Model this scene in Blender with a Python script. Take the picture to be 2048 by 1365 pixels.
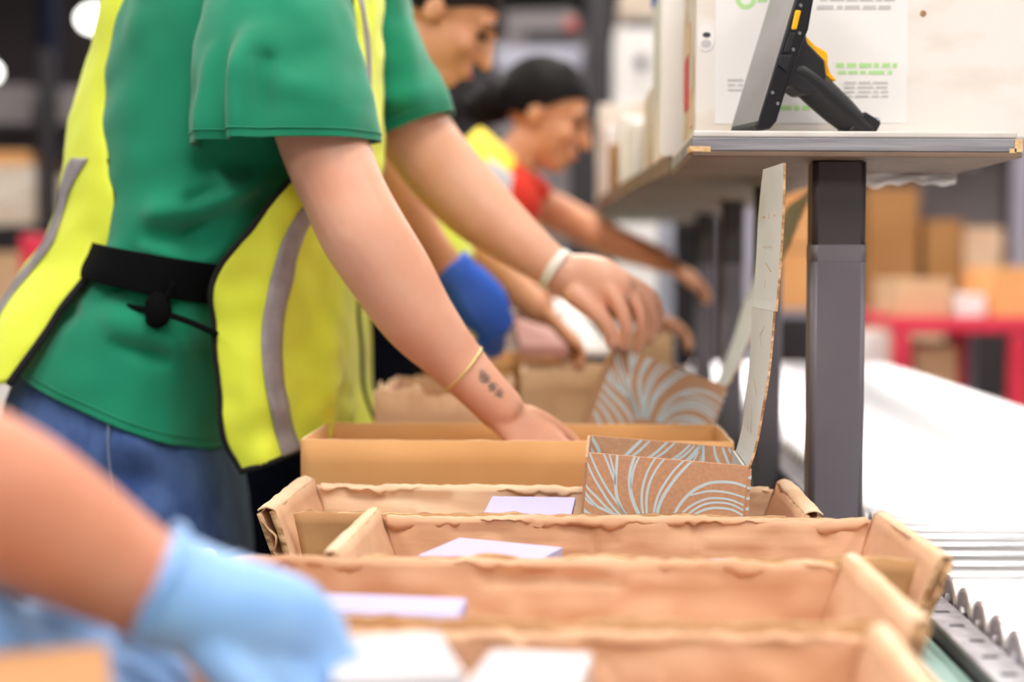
import bpy, bmesh, math, random
from mathutils import Vector, Matrix, noise

random.seed(7)
scene = bpy.context.scene
for o in list(bpy.data.objects):
    bpy.data.objects.remove(o)

# ------------------------------------------------------------------ camera
F = 2844.4
CAM = Vector((0.0, 0.0, 1.15))
YAW = math.atan(126 / F)
PITCH = math.atan(147 / F)
cam_data = bpy.data.cameras.new('camera')
cam = bpy.data.objects.new('camera', cam_data)
scene.collection.objects.link(cam)
cam.location = CAM
cam.rotation_euler = (math.pi / 2 - PITCH, 0, YAW)
cam_data.sensor_width = 36.0
cam_data.lens = F * 36.0 / 2048
cam_data.dof.use_dof = True
cam_data.dof.focus_distance = 1.60
cam_data.dof.aperture_fstop = 1.7
cam_data.dof.aperture_blades = 0
cam_data.clip_end = 100
scene.camera = cam

# ------------------------------------------------------------------ world + exposure
world = bpy.data.worlds.new('world')
scene.world = world
world.use_nodes = True
world.node_tree.nodes['Background'].inputs[0].default_value = (1.0, 0.98, 0.96, 1)
world.node_tree.nodes['Background'].inputs[1].default_value = 0.34
scene.view_settings.view_transform = 'Standard'
scene.view_settings.look = 'None'
scene.view_settings.gamma = 1.0
scene.view_settings.use_curve_mapping = False
scene.view_settings.exposure = -0.02
LAMP = 23.0          # strength of the ceiling panels (built below as fixtures)

_R = cam.rotation_euler.to_matrix()
_rt, _up, _fw = _R @ Vector((1, 0, 0)), _R @ Vector((0, 1, 0)), _R @ Vector((0, 0, -1))

def W(px, py, Y):
    """world point seen at photograph pixel (px, py), at distance Y down the hall"""
    d = _fw * F + _rt * (px - 1024) - _up * (py - 682.5)
    return CAM + d * (Y / d.y)

# ------------------------------------------------------------------ materials
def lin(c):
    r = []
    for v in c:
        v = v / 255.0
        r.append(v / 12.92 if v <= 0.04045 else ((v + 0.055) / 1.055) ** 2.4)
    return tuple(r) + (1.0,)

def mat(name, rgb, rough=0.6, metal=0.0, rgb2=None, scale=8.0, stretch=(1, 1, 1), bump=0.0, bscale=None,
        bstretch=None, coat=0.0, sheen=0.0, sss=0.0, emit=None, estr=0.0, trans=0.0, lo=0.35, hi=0.65, ior=1.45, detail=4):
    m = bpy.data.materials.new(name)
    m.use_nodes = True
    nt = m.node_tree
    b = nt.nodes['Principled BSDF']
    b.inputs['Base Color'].default_value = lin(rgb)
    b.inputs['Roughness'].default_value = rough
    b.inputs['Metallic'].default_value = metal
    b.inputs['Coat Weight'].default_value = coat
    b.inputs['Sheen Weight'].default_value = sheen
    b.inputs['Transmission Weight'].default_value = trans
    b.inputs['IOR'].default_value = ior
    if sss:
        b.inputs['Subsurface Weight'].default_value = sss
        b.inputs['Subsurface Radius'].default_value = (0.012, 0.005, 0.003)
    if emit:
        b.inputs['Emission Color'].default_value = lin(emit)
        b.inputs['Emission Strength'].default_value = estr
    tc = nt.nodes.new('ShaderNodeTexCoord')
    if rgb2:
        mp = nt.nodes.new('ShaderNodeMapping')
        mp.inputs['Scale'].default_value = stretch
        nz = nt.nodes.new('ShaderNodeTexNoise')
        nz.inputs['Scale'].default_value = scale
        nz.inputs['Detail'].default_value = detail
        cr = nt.nodes.new('ShaderNodeValToRGB')
        cr.color_ramp.elements[0].position = lo
        cr.color_ramp.elements[1].position = hi
        cr.color_ramp.elements[0].color = lin(rgb)
        cr.color_ramp.elements[1].color = lin(rgb2)
        nt.links.new(tc.outputs['Object'], mp.inputs[0])
        nt.links.new(mp.outputs[0], nz.inputs['Vector'])
        nt.links.new(nz.outputs[0], cr.inputs[0])
        nt.links.new(cr.outputs[0], b.inputs['Base Color'])
    if bump:
        mp2 = nt.nodes.new('ShaderNodeMapping')
        mp2.inputs['Scale'].default_value = bstretch or stretch
        nz2 = nt.nodes.new('ShaderNodeTexNoise')
        nz2.inputs['Scale'].default_value = bscale or scale
        nz2.inputs['Detail'].default_value = 3
        bp = nt.nodes.new('ShaderNodeBump')
        bp.inputs['Strength'].default_value = bump
        bp.inputs['Distance'].default_value = 0.004
        nt.links.new(tc.outputs['Object'], mp2.inputs[0])
        nt.links.new(mp2.outputs[0], nz2.inputs['Vector'])
        nt.links.new(nz2.outputs[0], bp.inputs['Height'])
        nt.links.new(bp.outputs[0], b.inputs['Normal'])
    return m

M = {}
M['kraft_in'] = mat('kraft_inside', (212, 166, 130), 0.85, rgb2=(226, 184, 150), scale=14, stretch=(0.5, 1, 1.6), bump=0.16, bscale=50, bstretch=(0.4, 0.4, 1.8))
M['kraft_out'] = mat('kraft_outside', (176, 126, 82), 0.85, rgb2=(194, 146, 100), scale=10, bump=0.12, bscale=90)
M['kraft_pale'] = mat('kraft_pale_liner', (222, 186, 150), 0.88, rgb2=(234, 206, 174), scale=13, stretch=(0.5, 1, 1.6), bump=0.2, bscale=50, bstretch=(0.25, 0.25, 2.5))
M['kraft_edge'] = mat('kraft_torn_edge', (150, 106, 66), 0.95, rgb2=(222, 184, 142), scale=150, stretch=(0.3, 1, 1), bump=0.6, bscale=160)
M['kraft_box'] = mat('kraft_carton', (208, 152, 92), 0.8, rgb2=(218, 164, 106), scale=6, bump=0.05, bscale=120)
M['kraft_print'] = mat('kraft_mailer', (188, 144, 112), 0.8, rgb2=(200, 156, 122), scale=220, bump=0.05, bscale=250)
M['print_blue'] = mat('pale_blue_print', (196, 214, 220), 0.6)
M['liner_blue'] = mat('pale_blue_liner', (214, 222, 222), 0.55, rgb2=(220, 227, 226), scale=12)
M['gold_ink'] = mat('tan_ink', (206, 172, 122), 0.7)
M['faint_ink'] = mat('faint_ink', (206, 204, 190), 0.7)
M['steel'] = mat('zinc_roller', (240, 240, 243), 0.38, metal=1.0, rgb2=(244, 244, 247), scale=30, stretch=(0.2, 4, 4))
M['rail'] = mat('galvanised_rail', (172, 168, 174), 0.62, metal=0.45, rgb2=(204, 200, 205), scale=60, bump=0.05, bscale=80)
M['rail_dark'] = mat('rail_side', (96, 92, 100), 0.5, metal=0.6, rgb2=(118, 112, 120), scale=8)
M['cup'] = mat('roller_cup', (176, 176, 186), 0.5, metal=0.3)
M['teal'] = mat('teal_table', (150, 190, 182), 0.45, rgb2=(168, 202, 194), scale=7, bump=0.05, bscale=40)
M['table_steel'] = mat('table_frame', (70, 68, 74), 0.5, metal=0.4)
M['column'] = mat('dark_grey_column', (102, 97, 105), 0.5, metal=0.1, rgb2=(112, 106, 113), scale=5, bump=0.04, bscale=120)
M['column_shade'] = mat('shelf_shade_column', (66, 61, 63), 0.5, metal=0.1)  # upper column section: the shelf's shadow is put into its darker colour
M['laminate'] = mat('grey_board_edge', (124, 124, 132), 0.55, rgb2=(158, 156, 160), scale=26, stretch=(0.15, 1, 3), bump=0.25, bscale=70, bstretch=(0.2, 1, 2))
M['laminate_white'] = mat('white_laminate', (222, 216, 210), 0.5, rgb2=(206, 198, 190), scale=14)
M['board_under'] = mat('board_underside', (128, 106, 88), 0.7, rgb2=(108, 88, 74), scale=9)  # dark brown carries the shade beneath the shelf in its colour
M['chip'] = mat('chipboard', (214, 172, 118), 0.9, rgb2=(240, 208, 164), scale=120, bump=0.5, bscale=120)
M['white_carton'] = mat('white_carton', (232, 226, 220), 0.6, rgb2=(216, 200, 182), scale=7, stretch=(1, 1, 2.2), lo=0.48, hi=0.75)
M['white_carton_side'] = mat('worn_white_carton', (226, 214, 200), 0.7, rgb2=(190, 158, 122), scale=14, lo=0.42, hi=0.75, bump=0.2, bscale=30)
M['label_white'] = mat('label_paper', (236, 233, 231), 0.5)
M['ink_grey'] = mat('grey_print', (196, 192, 192), 0.6)
M['ink_dark'] = mat('dark_print', (60, 60, 68), 0.6)
M['ink_green'] = mat('green_print', (178, 222, 150), 0.6)
M['rubber'] = mat('black_rubber', (34, 32, 36), 0.42, bump=0.05, bscale=200)
M['plastic_black'] = mat('black_plastic', (26, 25, 29), 0.35)
M['screen'] = mat('screen_glass', (152, 148, 148), 0.25, rgb2=(140, 136, 138), scale=9, coat=0.3)
M['yellow_plastic'] = mat('yellow_plastic', (255, 186, 20), 0.35)
M['white_plastic'] = mat('white_plastic', (204, 202, 208), 0.35)
M['paper'] = mat('lavender_paper', (184, 180, 222), 0.6)
M['paper_white'] = mat('white_paper', (246, 243, 238), 0.6)
M['clear'] = mat('clear_plastic', (228, 232, 238), 0.12, trans=0.55, ior=1.3)
M['skin_a'] = mat('skin_light', (234, 174, 145), 0.40, rgb2=(240, 188, 161), scale=14, sss=0.25, bump=0.06, bscale=260)
M['skin_b'] = mat('skin_tan', (204, 132, 102), 0.48, rgb2=(216, 146, 116), scale=12, sss=0.2)
M['skin_c'] = mat('skin_warm', (212, 148, 108), 0.5, rgb2=(220, 158, 118), scale=12, sss=0.2)
M['glove'] = mat('blue_nitrile', (132, 180, 240), 0.42, rgb2=(150, 194, 243), scale=16, sheen=0.2, bump=0.25, bscale=40)
M['glove_deep'] = mat('cobalt_nitrile', (52, 104, 226), 0.42, rgb2=(64, 118, 234), scale=14, bump=0.2, bscale=40)
M['shirt'] = mat('green_cotton', (0, 128, 92), 0.85, rgb2=(0, 139, 103), scale=6, sheen=0.25, bump=0.12, bscale=500)
M['vest'] = mat('hi_vis_yellow', (228, 240, 62), 0.7, rgb2=(236, 246, 74), scale=9, sheen=0.2, bump=0.06, bscale=420)
M['vest_warm'] = mat('hi_vis_amber', (246, 216, 60), 0.7, rgb2=(250, 226, 80), scale=9)
M['reflect'] = mat('reflective_tape', (150, 143, 146), 0.4, rgb2=(164, 156, 158), scale=60)
M['binding'] = mat('black_binding', (20, 20, 22), 0.85)
M['belt'] = mat('black_webbing', (7, 7, 9), 0.9, bump=0.3, bscale=160)
M['denim'] = mat('blue_denim', (44, 72, 128), 0.85, rgb2=(72, 100, 152), scale=26, stretch=(1, 1, 0.5), bump=0.2, bscale=380, sheen=0.2)
M['denim_seam'] = mat('denim_stitch', (112, 124, 148), 0.85)
M['navy'] = mat('navy_cloth', (16, 20, 36), 0.85, bump=0.1, bscale=200)
M['black_cloth'] = mat('black_cloth', (12, 12, 14), 0.9)
M['red_cloth'] = mat('red_cotton', (210, 42, 24), 0.8, rgb2=(222, 54, 32), scale=8)
M['hair'] = mat('dark_hair', (14, 11, 12), 0.6, rgb2=(24, 19, 19), scale=60, stretch=(1, 6, 1), bump=0.3, bscale=120)
M['hair_brown'] = mat('brown_hair', (34, 25, 22), 0.5, bump=0.3, bscale=120)
M['eye'] = mat('eye', (60, 44, 36), 0.2)
M['lip'] = mat('lip', (176, 92, 80), 0.5)
M['pouch'] = mat('pinkish_film', (204, 150, 138), 0.5)
M['shoe'] = mat('shoe', (40, 40, 44), 0.6)
M['band_white'] = mat('white_silicone', (250, 244, 232), 0.4)
M['band_gold'] = mat('gold_chain', (236, 206, 140), 0.35, metal=0.4)
M['red_paint'] = mat('red_paint', (226, 56, 82), 0.4, rgb2=(210, 44, 70), scale=5)
M['orange_box'] = mat('orange_kraft', (226, 162, 96), 0.8, rgb2=(234, 176, 116), scale=4)
M['tan_box'] = mat('tan_kraft', (206, 164, 122), 0.8, rgb2=(216, 178, 140), scale=4)
M['brown_box'] = mat('brown_kraft', (170, 122, 70), 0.8, rgb2=(182, 134, 82), scale=4)
M['rack_grey'] = mat('rack_grey', (112, 108, 114), 0.5, metal=0.2)
M['rack_black'] = mat('rack_black', (40, 36, 40), 0.55)
M['machine'] = mat('machine_grey', (120, 113, 114), 0.5, rgb2=(106, 100, 102), scale=3)
M['bag_white'] = mat('white_film', (240, 236, 232), 0.35, bump=0.5, bscale=18)
M['floor'] = mat('concrete', (150, 144, 142), 0.5, rgb2=(132, 126, 126), scale=1.5, bump=0.05, bscale=30)
M['wall'] = mat('dark_wall', (74, 66, 68), 0.8, rgb2=(62, 56, 58), scale=1.2)
M['ceiling'] = mat('pale_ceiling', (176, 172, 170), 0.9, rgb2=(160, 156, 156), scale=1.0)
M['lavender_post'] = mat('lavender_grey', (164, 164, 178), 0.5)
M['lamp_white'] = mat('lamp_diffuser', (255, 255, 255), 0.5, emit=(255, 250, 244), estr=LAMP)
M['lamp_bulb'] = mat('lamp_disc', (255, 255, 255), 0.5, emit=(255, 253, 246), estr=6.0)
M['lamp_body'] = mat('lamp_housing', (120, 118, 118), 0.5)
M['slot'] = mat('slot_shadow', (66, 62, 70), 0.6)

for _n in ('hair', 'hair_brown', 'belt', 'navy', 'black_cloth'): M[_n].node_tree.nodes['Principled BSDF'].inputs['Specular IOR Level'].default_value = 0.15
# tattoo: dark ink in the skin of the near forearm (object space = world space for the body mesh)
def add_tattoo(m, pts, rad):
    nt = m.node_tree
    b = nt.nodes['Principled BSDF']
    src = b.inputs['Base Color'].links[0].from_socket
    tc = nt.nodes.new('ShaderNodeTexCoord')
    nz = nt.nodes.new('ShaderNodeTexNoise'); nz.inputs['Scale'].default_value = 330
    nt.links.new(tc.outputs['Object'], nz.inputs['Vector'])
    cur = None
    for p in pts:
        d = nt.nodes.new('ShaderNodeVectorMath'); d.operation = 'DISTANCE'
        nt.links.new(tc.outputs['Object'], d.inputs[0]); d.inputs[1].default_value = p
        if cur is None: cur = d.outputs['Value']
        else:
            mn = nt.nodes.new('ShaderNodeMath'); mn.operation = 'MINIMUM'
            nt.links.new(cur, mn.inputs[0]); nt.links.new(d.outputs['Value'], mn.inputs[1]); cur = mn.outputs[0]
    mul = nt.nodes.new('ShaderNodeMath'); mul.operation = 'MULTIPLY_ADD'
    nt.links.new(nz.outputs[0], mul.inputs[0]); mul.inputs[1].default_value = 0.014; nt.links.new(cur, mul.inputs[2])
    lt = nt.nodes.new('ShaderNodeMapRange')
    lt.inputs['From Min'].default_value = rad * 0.8; lt.inputs['From Max'].default_value = rad * 1.25
    lt.inputs['To Min'].default_value = 0.8; lt.inputs['To Max'].default_value = 0.0
    nt.links.new(mul.outputs[0], lt.inputs['Value'])
    mx = nt.nodes.new('ShaderNodeMix'); mx.data_type = 'RGBA'
    nt.links.new(lt.outputs[0], mx.inputs['Factor'])
    nt.links.new(src, mx.inputs['A']); mx.inputs['B'].default_value = lin((92, 84, 82))
    nt.links.new(mx.outputs['Result'], b.inputs['Base Color'])

# ------------------------------------------------------------------ object helpers
COL = scene.collection

def tag(o, label=None, cat=None, group=None, kind=None):
    if label: o['label'] = label
    if cat: o['category'] = cat
    if group: o['group'] = group
    if kind: o['kind'] = kind
    return o

def empty(name, loc, label=None, cat=None, group=None, kind=None):
    e = bpy.data.objects.new(name, None)
    e.empty_display_size = 0.05
    e.location = loc
    COL.objects.link(e)
    return tag(e, label, cat, group, kind)

def world_of(o):
    m = Matrix.LocRotScale(o.location, o.rotation_euler, o.scale)
    if o.parent:
        return world_of(o.parent) @ o.matrix_parent_inverse @ m
    return m

def link(name, me, mats, parent=None, smooth=False, keep=True):
    """link a mesh given in world coordinates; keep=True cancels the parent's transform"""
    for mm in (mats if isinstance(mats, (list, tuple)) else [mats]):
        me.materials.append(M[mm])
    o = bpy.data.objects.new(name, me)
    COL.objects.link(o)
    if parent is not None:
        o.parent = parent
        if keep:
            o.matrix_parent_inverse = world_of(parent).inverted()
    if smooth:
        me.polygons.foreach_set('use_smooth', [True] * len(me.polygons))
    return o

def vf(name, verts, faces, mats, parent=None, smooth=False, keep=True):
    me = bpy.data.meshes.new(name)
    me.from_pydata([tuple(v) for v in verts], [], faces)
    me.update()
    bm = bmesh.new(); bm.from_mesh(me)
    bmesh.ops.recalc_face_normals(bm, faces=bm.faces)
    bm.to_mesh(me); bm.free()
    return link(name, me, mats, parent, smooth, keep)

def bm_obj(name, bm, mats, parent=None, smooth=False, keep=True):
    bmesh.ops.recalc_face_normals(bm, faces=bm.faces)
    me = bpy.data.meshes.new(name)
    bm.to_mesh(me); bm.free()
    return link(name, me, mats, parent, smooth, keep)

def bevel(o, w, seg=2):
    md = o.modifiers.new('bevel', 'BEVEL'); md.width = w; md.segments = seg; md.limit_method = 'ANGLE'
    return o

def add_box(bm, x0, x1, y0, y1, z0, z1, mtx=None, mi=0):
    vs = [Vector((x, y, z)) for z in (z0, z1) for y in (y0, y1) for x in (x0, x1)]
    if mtx: vs = [mtx @ v for v in vs]
    b = [bm.verts.new(v) for v in vs]
    for f in ((0, 2, 3, 1), (4, 5, 7, 6), (0, 1, 5, 4), (2, 6, 7, 3), (0, 4, 6, 2), (1, 3, 7, 5)):
        fc = bm.faces.new([b[i] for i in f]); fc.material_index = mi
    return b

def box(name, x0, x1, y0, y1, z0, z1, m, parent=None, bev=0.0, mtx=None, keep=True):
    bm = bmesh.new(); add_box(bm, x0, x1, y0, y1, z0, z1, mtx)
    o = bm_obj(name, bm, m, parent, keep=keep)
    if bev: bevel(o, bev)
    return o

def add_cyl(bm, a, b, r0, r1=None, n=20, mi=0):
    a, b = Vector(a), Vector(b)
    r1 = r0 if r1 is None else r1
    t = (b - a).normalized()
    u = t.orthogonal().normalized(); v = t.cross(u)
    ra = [bm.verts.new(a + (u * math.cos(k * 2 * math.pi / n) + v * math.sin(k * 2 * math.pi / n)) * r0) for k in range(n)]
    rb = [bm.verts.new(b + (u * math.cos(k * 2 * math.pi / n) + v * math.sin(k * 2 * math.pi / n)) * r1) for k in range(n)]
    for k in range(n):
        bm.faces.new((ra[k], ra[(k + 1) % n], rb[(k + 1) % n], rb[k])).material_index = mi
    bm.faces.new(ra[::-1]).material_index = mi; bm.faces.new(rb).material_index = mi

def cr(vals, s):
    """Catmull-Rom over a list of tuples / Vectors, s in [0, len-1]"""
    n = len(vals); i = min(int(s), n - 2); t = s - i
    p = [vals[max(0, i - 1)], vals[i], vals[i + 1], vals[min(n - 1, i + 2)]]
    out = []
    for k in range(len(p[1])):
        a, b, c, d = p[0][k], p[1][k], p[2][k], p[3][k]
        out.append(0.5 * (2 * b + (c - a) * t + (2 * a - 5 * b + 4 * c - d) * t * t + (3 * b - a - 3 * c + d) * t ** 3))
    return out

def add_loft(bm, rings, cap0=True, cap1=True, closed=True, mi=0):
    rv = [[bm.verts.new(p) for p in r] for r in rings]
    n = len(rings[0])
    for a, b in zip(rv, rv[1:]):
        for k in range(n if closed else n - 1):
            f = bm.faces.new((a[k], a[(k + 1) % n], b[(k + 1) % n], b[k])); f.material_index = mi
    if cap0 and closed: bm.faces.new(rv[0][::-1])
    if cap1 and closed: bm.faces.new(rv[-1])
    return rv

def add_tube(bm, pts, N=18, sub=5, ref=Vector((0, 1, 0)), round_end=True, closed_path=False):
    """pts: (Vector, ru, rv): ru across, rv along ref; rounded ends"""
    vals = [(p.x, p.y, p.z, a, b) for p, a, b in pts]
    S = []
    m = (len(vals) - 1) * sub
    for i in range(m + 1):
        S.append(cr(vals, i / sub))
    C = [Vector(s[:3]) for s in S]
    rings = []
    for i, s in enumerate(S):
        t = (C[min(i + 1, m)] - C[max(i - 1, 0)]).normalized()
        v = (ref - t * ref.dot(t))
        v = v.normalized() if v.length > 1e-4 else t.orthogonal().normalized()
        u = t.cross(v).normalized()
        def ring(c, sc):
            return [c + u * (math.cos(2 * math.pi * k / N) * s[3] * sc) + v * (math.sin(2 * math.pi * k / N) * s[4] * sc) for k in range(N)]
        if i == 0 and round_end:
            for q in (0.95, 0.7, 0.38):
                rings.append(ring(C[0] - t * s[3] * q * 0.8, math.sqrt(1 - q * q)))
        rings.append(ring(C[i], 1))
        if i == m and round_end:
            for q in (0.38, 0.7, 0.95):
                rings.append(ring(C[-1] + t * s[3] * q * 0.8, math.sqrt(1 - q * q)))
    add_loft(bm, rings)

def add_ell(bm, c, ax, n=20, k=12):
    """ellipsoid: ax = three axis Vectors (with lengths)"""
    rings = []
    for j in range(1, k):
        th = math.pi * j / k
        rings.append([c + ax[2] * math.cos(th) + (ax[0] * math.cos(2 * math.pi * i / n) + ax[1] * math.sin(2 * math.pi * i / n)) * math.sin(th) for i in range(n)])
    rv = add_loft(bm, rings, False, False)
    top = bm.verts.new(c + ax[2]); bot = bm.verts.new(c - ax[2])
    for i in range(n):
        bm.faces.new((top, rv[0][(i + 1) % n], rv[0][i]))
        bm.faces.new((bot, rv[-1][i], rv[-1][(i + 1) % n]))

def remesh(o, vox=0.005, it=4):
    md = o.modifiers.new('union', 'REMESH'); md.mode = 'VOXEL'; md.voxel_size = vox; md.use_smooth_shade = True
    sm = o.modifiers.new('smooth', 'SMOOTH'); sm.factor = 0.5; sm.iterations = it
    return o

def solidify(o, t, off=-1):
    md = o.modifiers.new('thickness', 'SOLIDIFY'); md.thickness = t; md.offset = off
    return o

def nz(p, s, seed=0.0):
    return noise.noise(Vector((p.x * s + seed, p.y * s - seed * 1.7, p.z * s + seed * 0.6)))

def seg_dist(p, a, b):
    ab = b - a
    t = max(0.0, min(1.0, (p - a).dot(ab) / ab.length_squared))
    return (p - (a + ab * t)).length

def cloth_rings(keys, rows=40, N=56, e=2.4, folds=(), amp=0.004, ns=9.0, seed=0.0):
    """keys: (Lx,Ly,Rx,Ry,Y,ry); closed elliptical rings whose left/right extremes are those points"""
    rings = []
    for i in range(rows + 1):
        s = cr(keys, i / rows * (len(keys) - 1))
        L, R = W(s[0], s[1], s[4]), W(s[2], s[3], s[4])
        c, u, v = (L + R) / 2, (R - L) / 2, Vector((0, s[5], 0))
        r = []
        for k in range(N):
            a = 2 * math.pi * k / N
            ca, sa = math.cos(a), math.sin(a)
            q = lambda x: math.copysign(abs(x) ** (2 / e), x)
            p = c + u * q(ca) + v * q(sa)
            n = (u.normalized() * ca + Vector((0, 1, 0)) * sa).normalized()
            d = amp * nz(Vector((p.x, p.y, p.z * 0.6)), ns, seed) + amp * 0.5 * nz(p, ns * 2.3, seed + 4)
            for (A, B, fa, fw) in folds:
                dd = seg_dist(p, A, B)
                if dd < fw * 3: d += 2.1 * fa * math.exp(-(dd / fw) ** 2)
            r.append(p + n * d)
        rings.append(r)
    return rings

def sheet_rows(keys, f0, f1, rows=36, cols=18, off=0.0, amp=0.003, ns=10, seed=0.0, strip=None, pleat=0.0):
    """keys: (Nx,Ny,Sx,Sy,Yn,Ys[,strip_px]) near edge and silhouette; elliptical wrap from angle f0 to f1 (radians)"""
    out = []
    for i in range(rows + 1):
        s = cr(keys, i / rows * (len(keys) - 1))
        Np, Sp = W(s[0], s[1], s[4]), W(s[2], s[3], s[5])
        C = Vector((Np.x, Sp.y, Np.z))
        a, b = Np - C, Sp - C
        if strip:
            q = lambda x: math.asin(max(-0.98, min(0.98, (x - s[0]) / (s[2] - s[0]))))
            hw = strip * min(1.0, abs(s[2] - s[0]) / (220 if strip > 15 else 60))
            g0, g1 = q(s[6] - hw), q(s[6] + hw)
        else:
            g0, g1 = f0, f1
        r = []
        for k in range(cols + 1):
            ph = g0 + (g1 - g0) * k / cols
            p = C + a * math.cos(ph) + b * math.sin(ph)
            n = (a.normalized() * math.cos(ph) + b.normalized() * math.sin(ph)).normalized()
            if pleat: p = p + n * (pleat * math.sin(ph * 8.5 + 1.2 * math.sin(p.z * 9) + p.z * 4) * min(1.0, max(0.0, (1.28 - p.z) / .25)))
            p = p + n * (off + amp * nz(Vector((p.x, p.y, p.z * 0.45)), ns, seed) + 0.6 * amp * nz(p, ns * 2.2, seed + 3))
            r.append(p)
        out.append(r)
    return out

def sheet(name, rows, m, parent, thick=0.002):
    bm = bmesh.new(); add_loft(bm, rows, False, False, closed=False)
    o = bm_obj(name, bm, m, parent, smooth=True)
    return solidify(o, thick, 0)

def cord(name, pts, r, m, parent, N=8, sub=4, rv=None):
    bm = bmesh.new(); add_tube(bm, [(p, r, rv or r) for p in pts], N=N, sub=sub)
    return bm_obj(name, bm, m, parent, smooth=True)

def panel(bm, p00, p10, p11, p01, t, nu=24, nv=6, amp=0.003, rim=0.003, seed=0.0, band=0.0, mi_in=0, mi_edge=0, inward=None, creases=0):
    """crumpled board: bottom edge p00-p10, top edge p01-p11, thickness t; material mi_in on faces, mi_edge on rims"""
    nrm = (p10 - p00).cross(p01 - p00).normalized()
    if inward is not None and nrm.dot(inward) < 0: nrm = -nrm
    cl = []
    rnd = random.Random(int(seed * 100) + 5)
    for _ in range(creases):
        u0, v0 = rnd.random(), rnd.uniform(.35, 1.05)
        if rnd.random() < .6: du, dv = rnd.uniform(.08, .3), rnd.uniform(-.06, .06)
        else: du, dv = rnd.uniform(-.05, .08), rnd.uniform(-.6, -.2)
        q = lambda u, v: (p00 * (1 - u) + p10 * u) * (1 - v) + (p01 * (1 - u) + p11 * u) * v
        cl.append((q(u0, v0), q(u0 + du, v0 + dv), rnd.choice((-1, 1)) * rnd.uniform(.0022, .0055), rnd.uniform(.004, .009)))
    A, B = [], []
    upv = ((p01 - p00).normalized())
    for j in range(nv + 1):
        ra, rb = [], []
        for i in range(nu + 1):
            u, v = i / nu, j / nv
            p = (p00 * (1 - u) + p10 * u) * (1 - v) + (p01 * (1 - u) + p11 * u) * v
            d = amp * nz(p, 14, seed) + amp * 0.7 * nz(p, 38, seed + 9) + band * math.sin(v * 19 + 3 * nz(p, 5, seed))
            k = 0.35 + 0.65 * v
            for (ca, cb, am, wd) in cl:
                dd = seg_dist(p, ca, cb)
                if dd < wd: d += am * (1 - dd / wd)
            top = upv * (rim * (nz(p, 26, seed + 2) + 0.8 * nz(p, 70, seed + 5))) if j == nv else Vector((0, 0, 0))
            ra.append(bm.verts.new(p + nrm * (d * k + t / 2) + top))
            rb.append(bm.verts.new(p + nrm * (d * k - t / 2) + top * 0.7))
        A.append(ra); B.append(rb)
    for j in range(nv):
        for i in range(nu):
            bm.faces.new((A[j][i], A[j][i + 1], A[j + 1][i + 1], A[j + 1][i])).material_index = mi_in
            bm.faces.new((B[j][i], B[j + 1][i], B[j + 1][i + 1], B[j][i + 1])).material_index = mi_in + 1
    for j in range(nv):
        bm.faces.new((A[j][0], A[j + 1][0], B[j + 1][0], B[j][0])).material_index = mi_edge
        bm.faces.new((A[j][nu], B[j][nu], B[j + 1][nu], A[j + 1][nu])).material_index = mi_edge
    for i in range(nu):
        bm.faces.new((A[nv][i], A[nv][i + 1], B[nv][i + 1], B[nv][i])).material_index = mi_edge
        bm.faces.new((A[0][i], B[0][i], B[0][i + 1], A[0][i + 1])).material_index = mi_edge

# ------------------------------------------------------------------ the hall
def plane_box(name, x0, x1, y0, y1, z0, z1, m):
    o = box(name, x0, x1, y0, y1, z0, z1, m)
    return tag(o, kind='structure')

plane_box('floor', -7, 8, -6, 13, -0.1, 0.0, 'floor')
plane_box('wall_back', -7, 8, 12.5, 12.7, 0, 5.0, 'wall')
plane_box('wall_left', -7.2, -7, -6, 12.7, 0, 5.0, 'wall')
plane_box('wall_right', 8, 8.2, -6, 12.7, 0, 5.0, 'wall')
plane_box('ceiling', -7.2, 8.2, -6, 12.7, 5.0, 5.2, 'ceiling')

def ceiling_lamp(x, y, z, label):
    e = empty('ceiling_lamp', (x, y, z), label, 'lamp', 'linear ceiling lamps')
    box('housing', x - .35, x + .35, y - .95, y + .95, z, z + .08, 'lamp_body', e)
    box('diffuser', x - .3, x + .3, y - .9, y + .9, z - .02, z, 'lamp_white', e)
    for s in (-.7, .7):
        bm = bmesh.new(); add_cyl(bm, (x, y + s, z + .08), (x, y + s, 5.0), .006, n=8)
        bm_obj('suspension_rod', bm, 'lamp_body', e)
for ix, x in enumerate((-2.6, 0.3, 3.2)):
    for iy, y in enumerate((-3.0, 0.2, 3.4, 6.6, 9.8)):
        ceiling_lamp(x, y, 3.9, 'long white ceiling lamp in the %s row, %s along the hall' % (
            ('outer left', 'middle', 'outer right')[ix], ('first', 'second', 'third', 'fourth', 'fifth')[iy]))

# round high-bay lamps seen far off at upper left
for (px, py, Y, r, lab) in ((190, 38, 9.0, 0.105, 'round bright high-bay lamp beside the yellow vest shoulder'),
                            (-26, 145, 9.5, 0.085, 'round bright lamp at the far left edge of the hall')):
    c = W(px, py, Y)
    e = empty('high_bay_lamp', c, lab, 'lamp', 'round high-bay lamps')
    bm = bmesh.new(); add_ell(bm, c, (Vector((r, 0, 0)), Vector((0, r * .6, 0)), Vector((0, 0, r * .72)))); bm_obj('bulb', bm, 'lamp_bulb', e, True)
    bm = bmesh.new(); add_cyl(bm, c + Vector((0, 0, r * .6)), c + Vector((0, 0, r * 1.4)), r * .6, r * .3); bm_obj('housing', bm, 'lamp_body', e)
    bm = bmesh.new(); add_cyl(bm, c + Vector((0, 0, r * 1.3)), Vector((c.x, c.y, 5.0)), .006, n=8); bm_obj('suspension_rod', bm, 'lamp_body', e)

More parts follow.
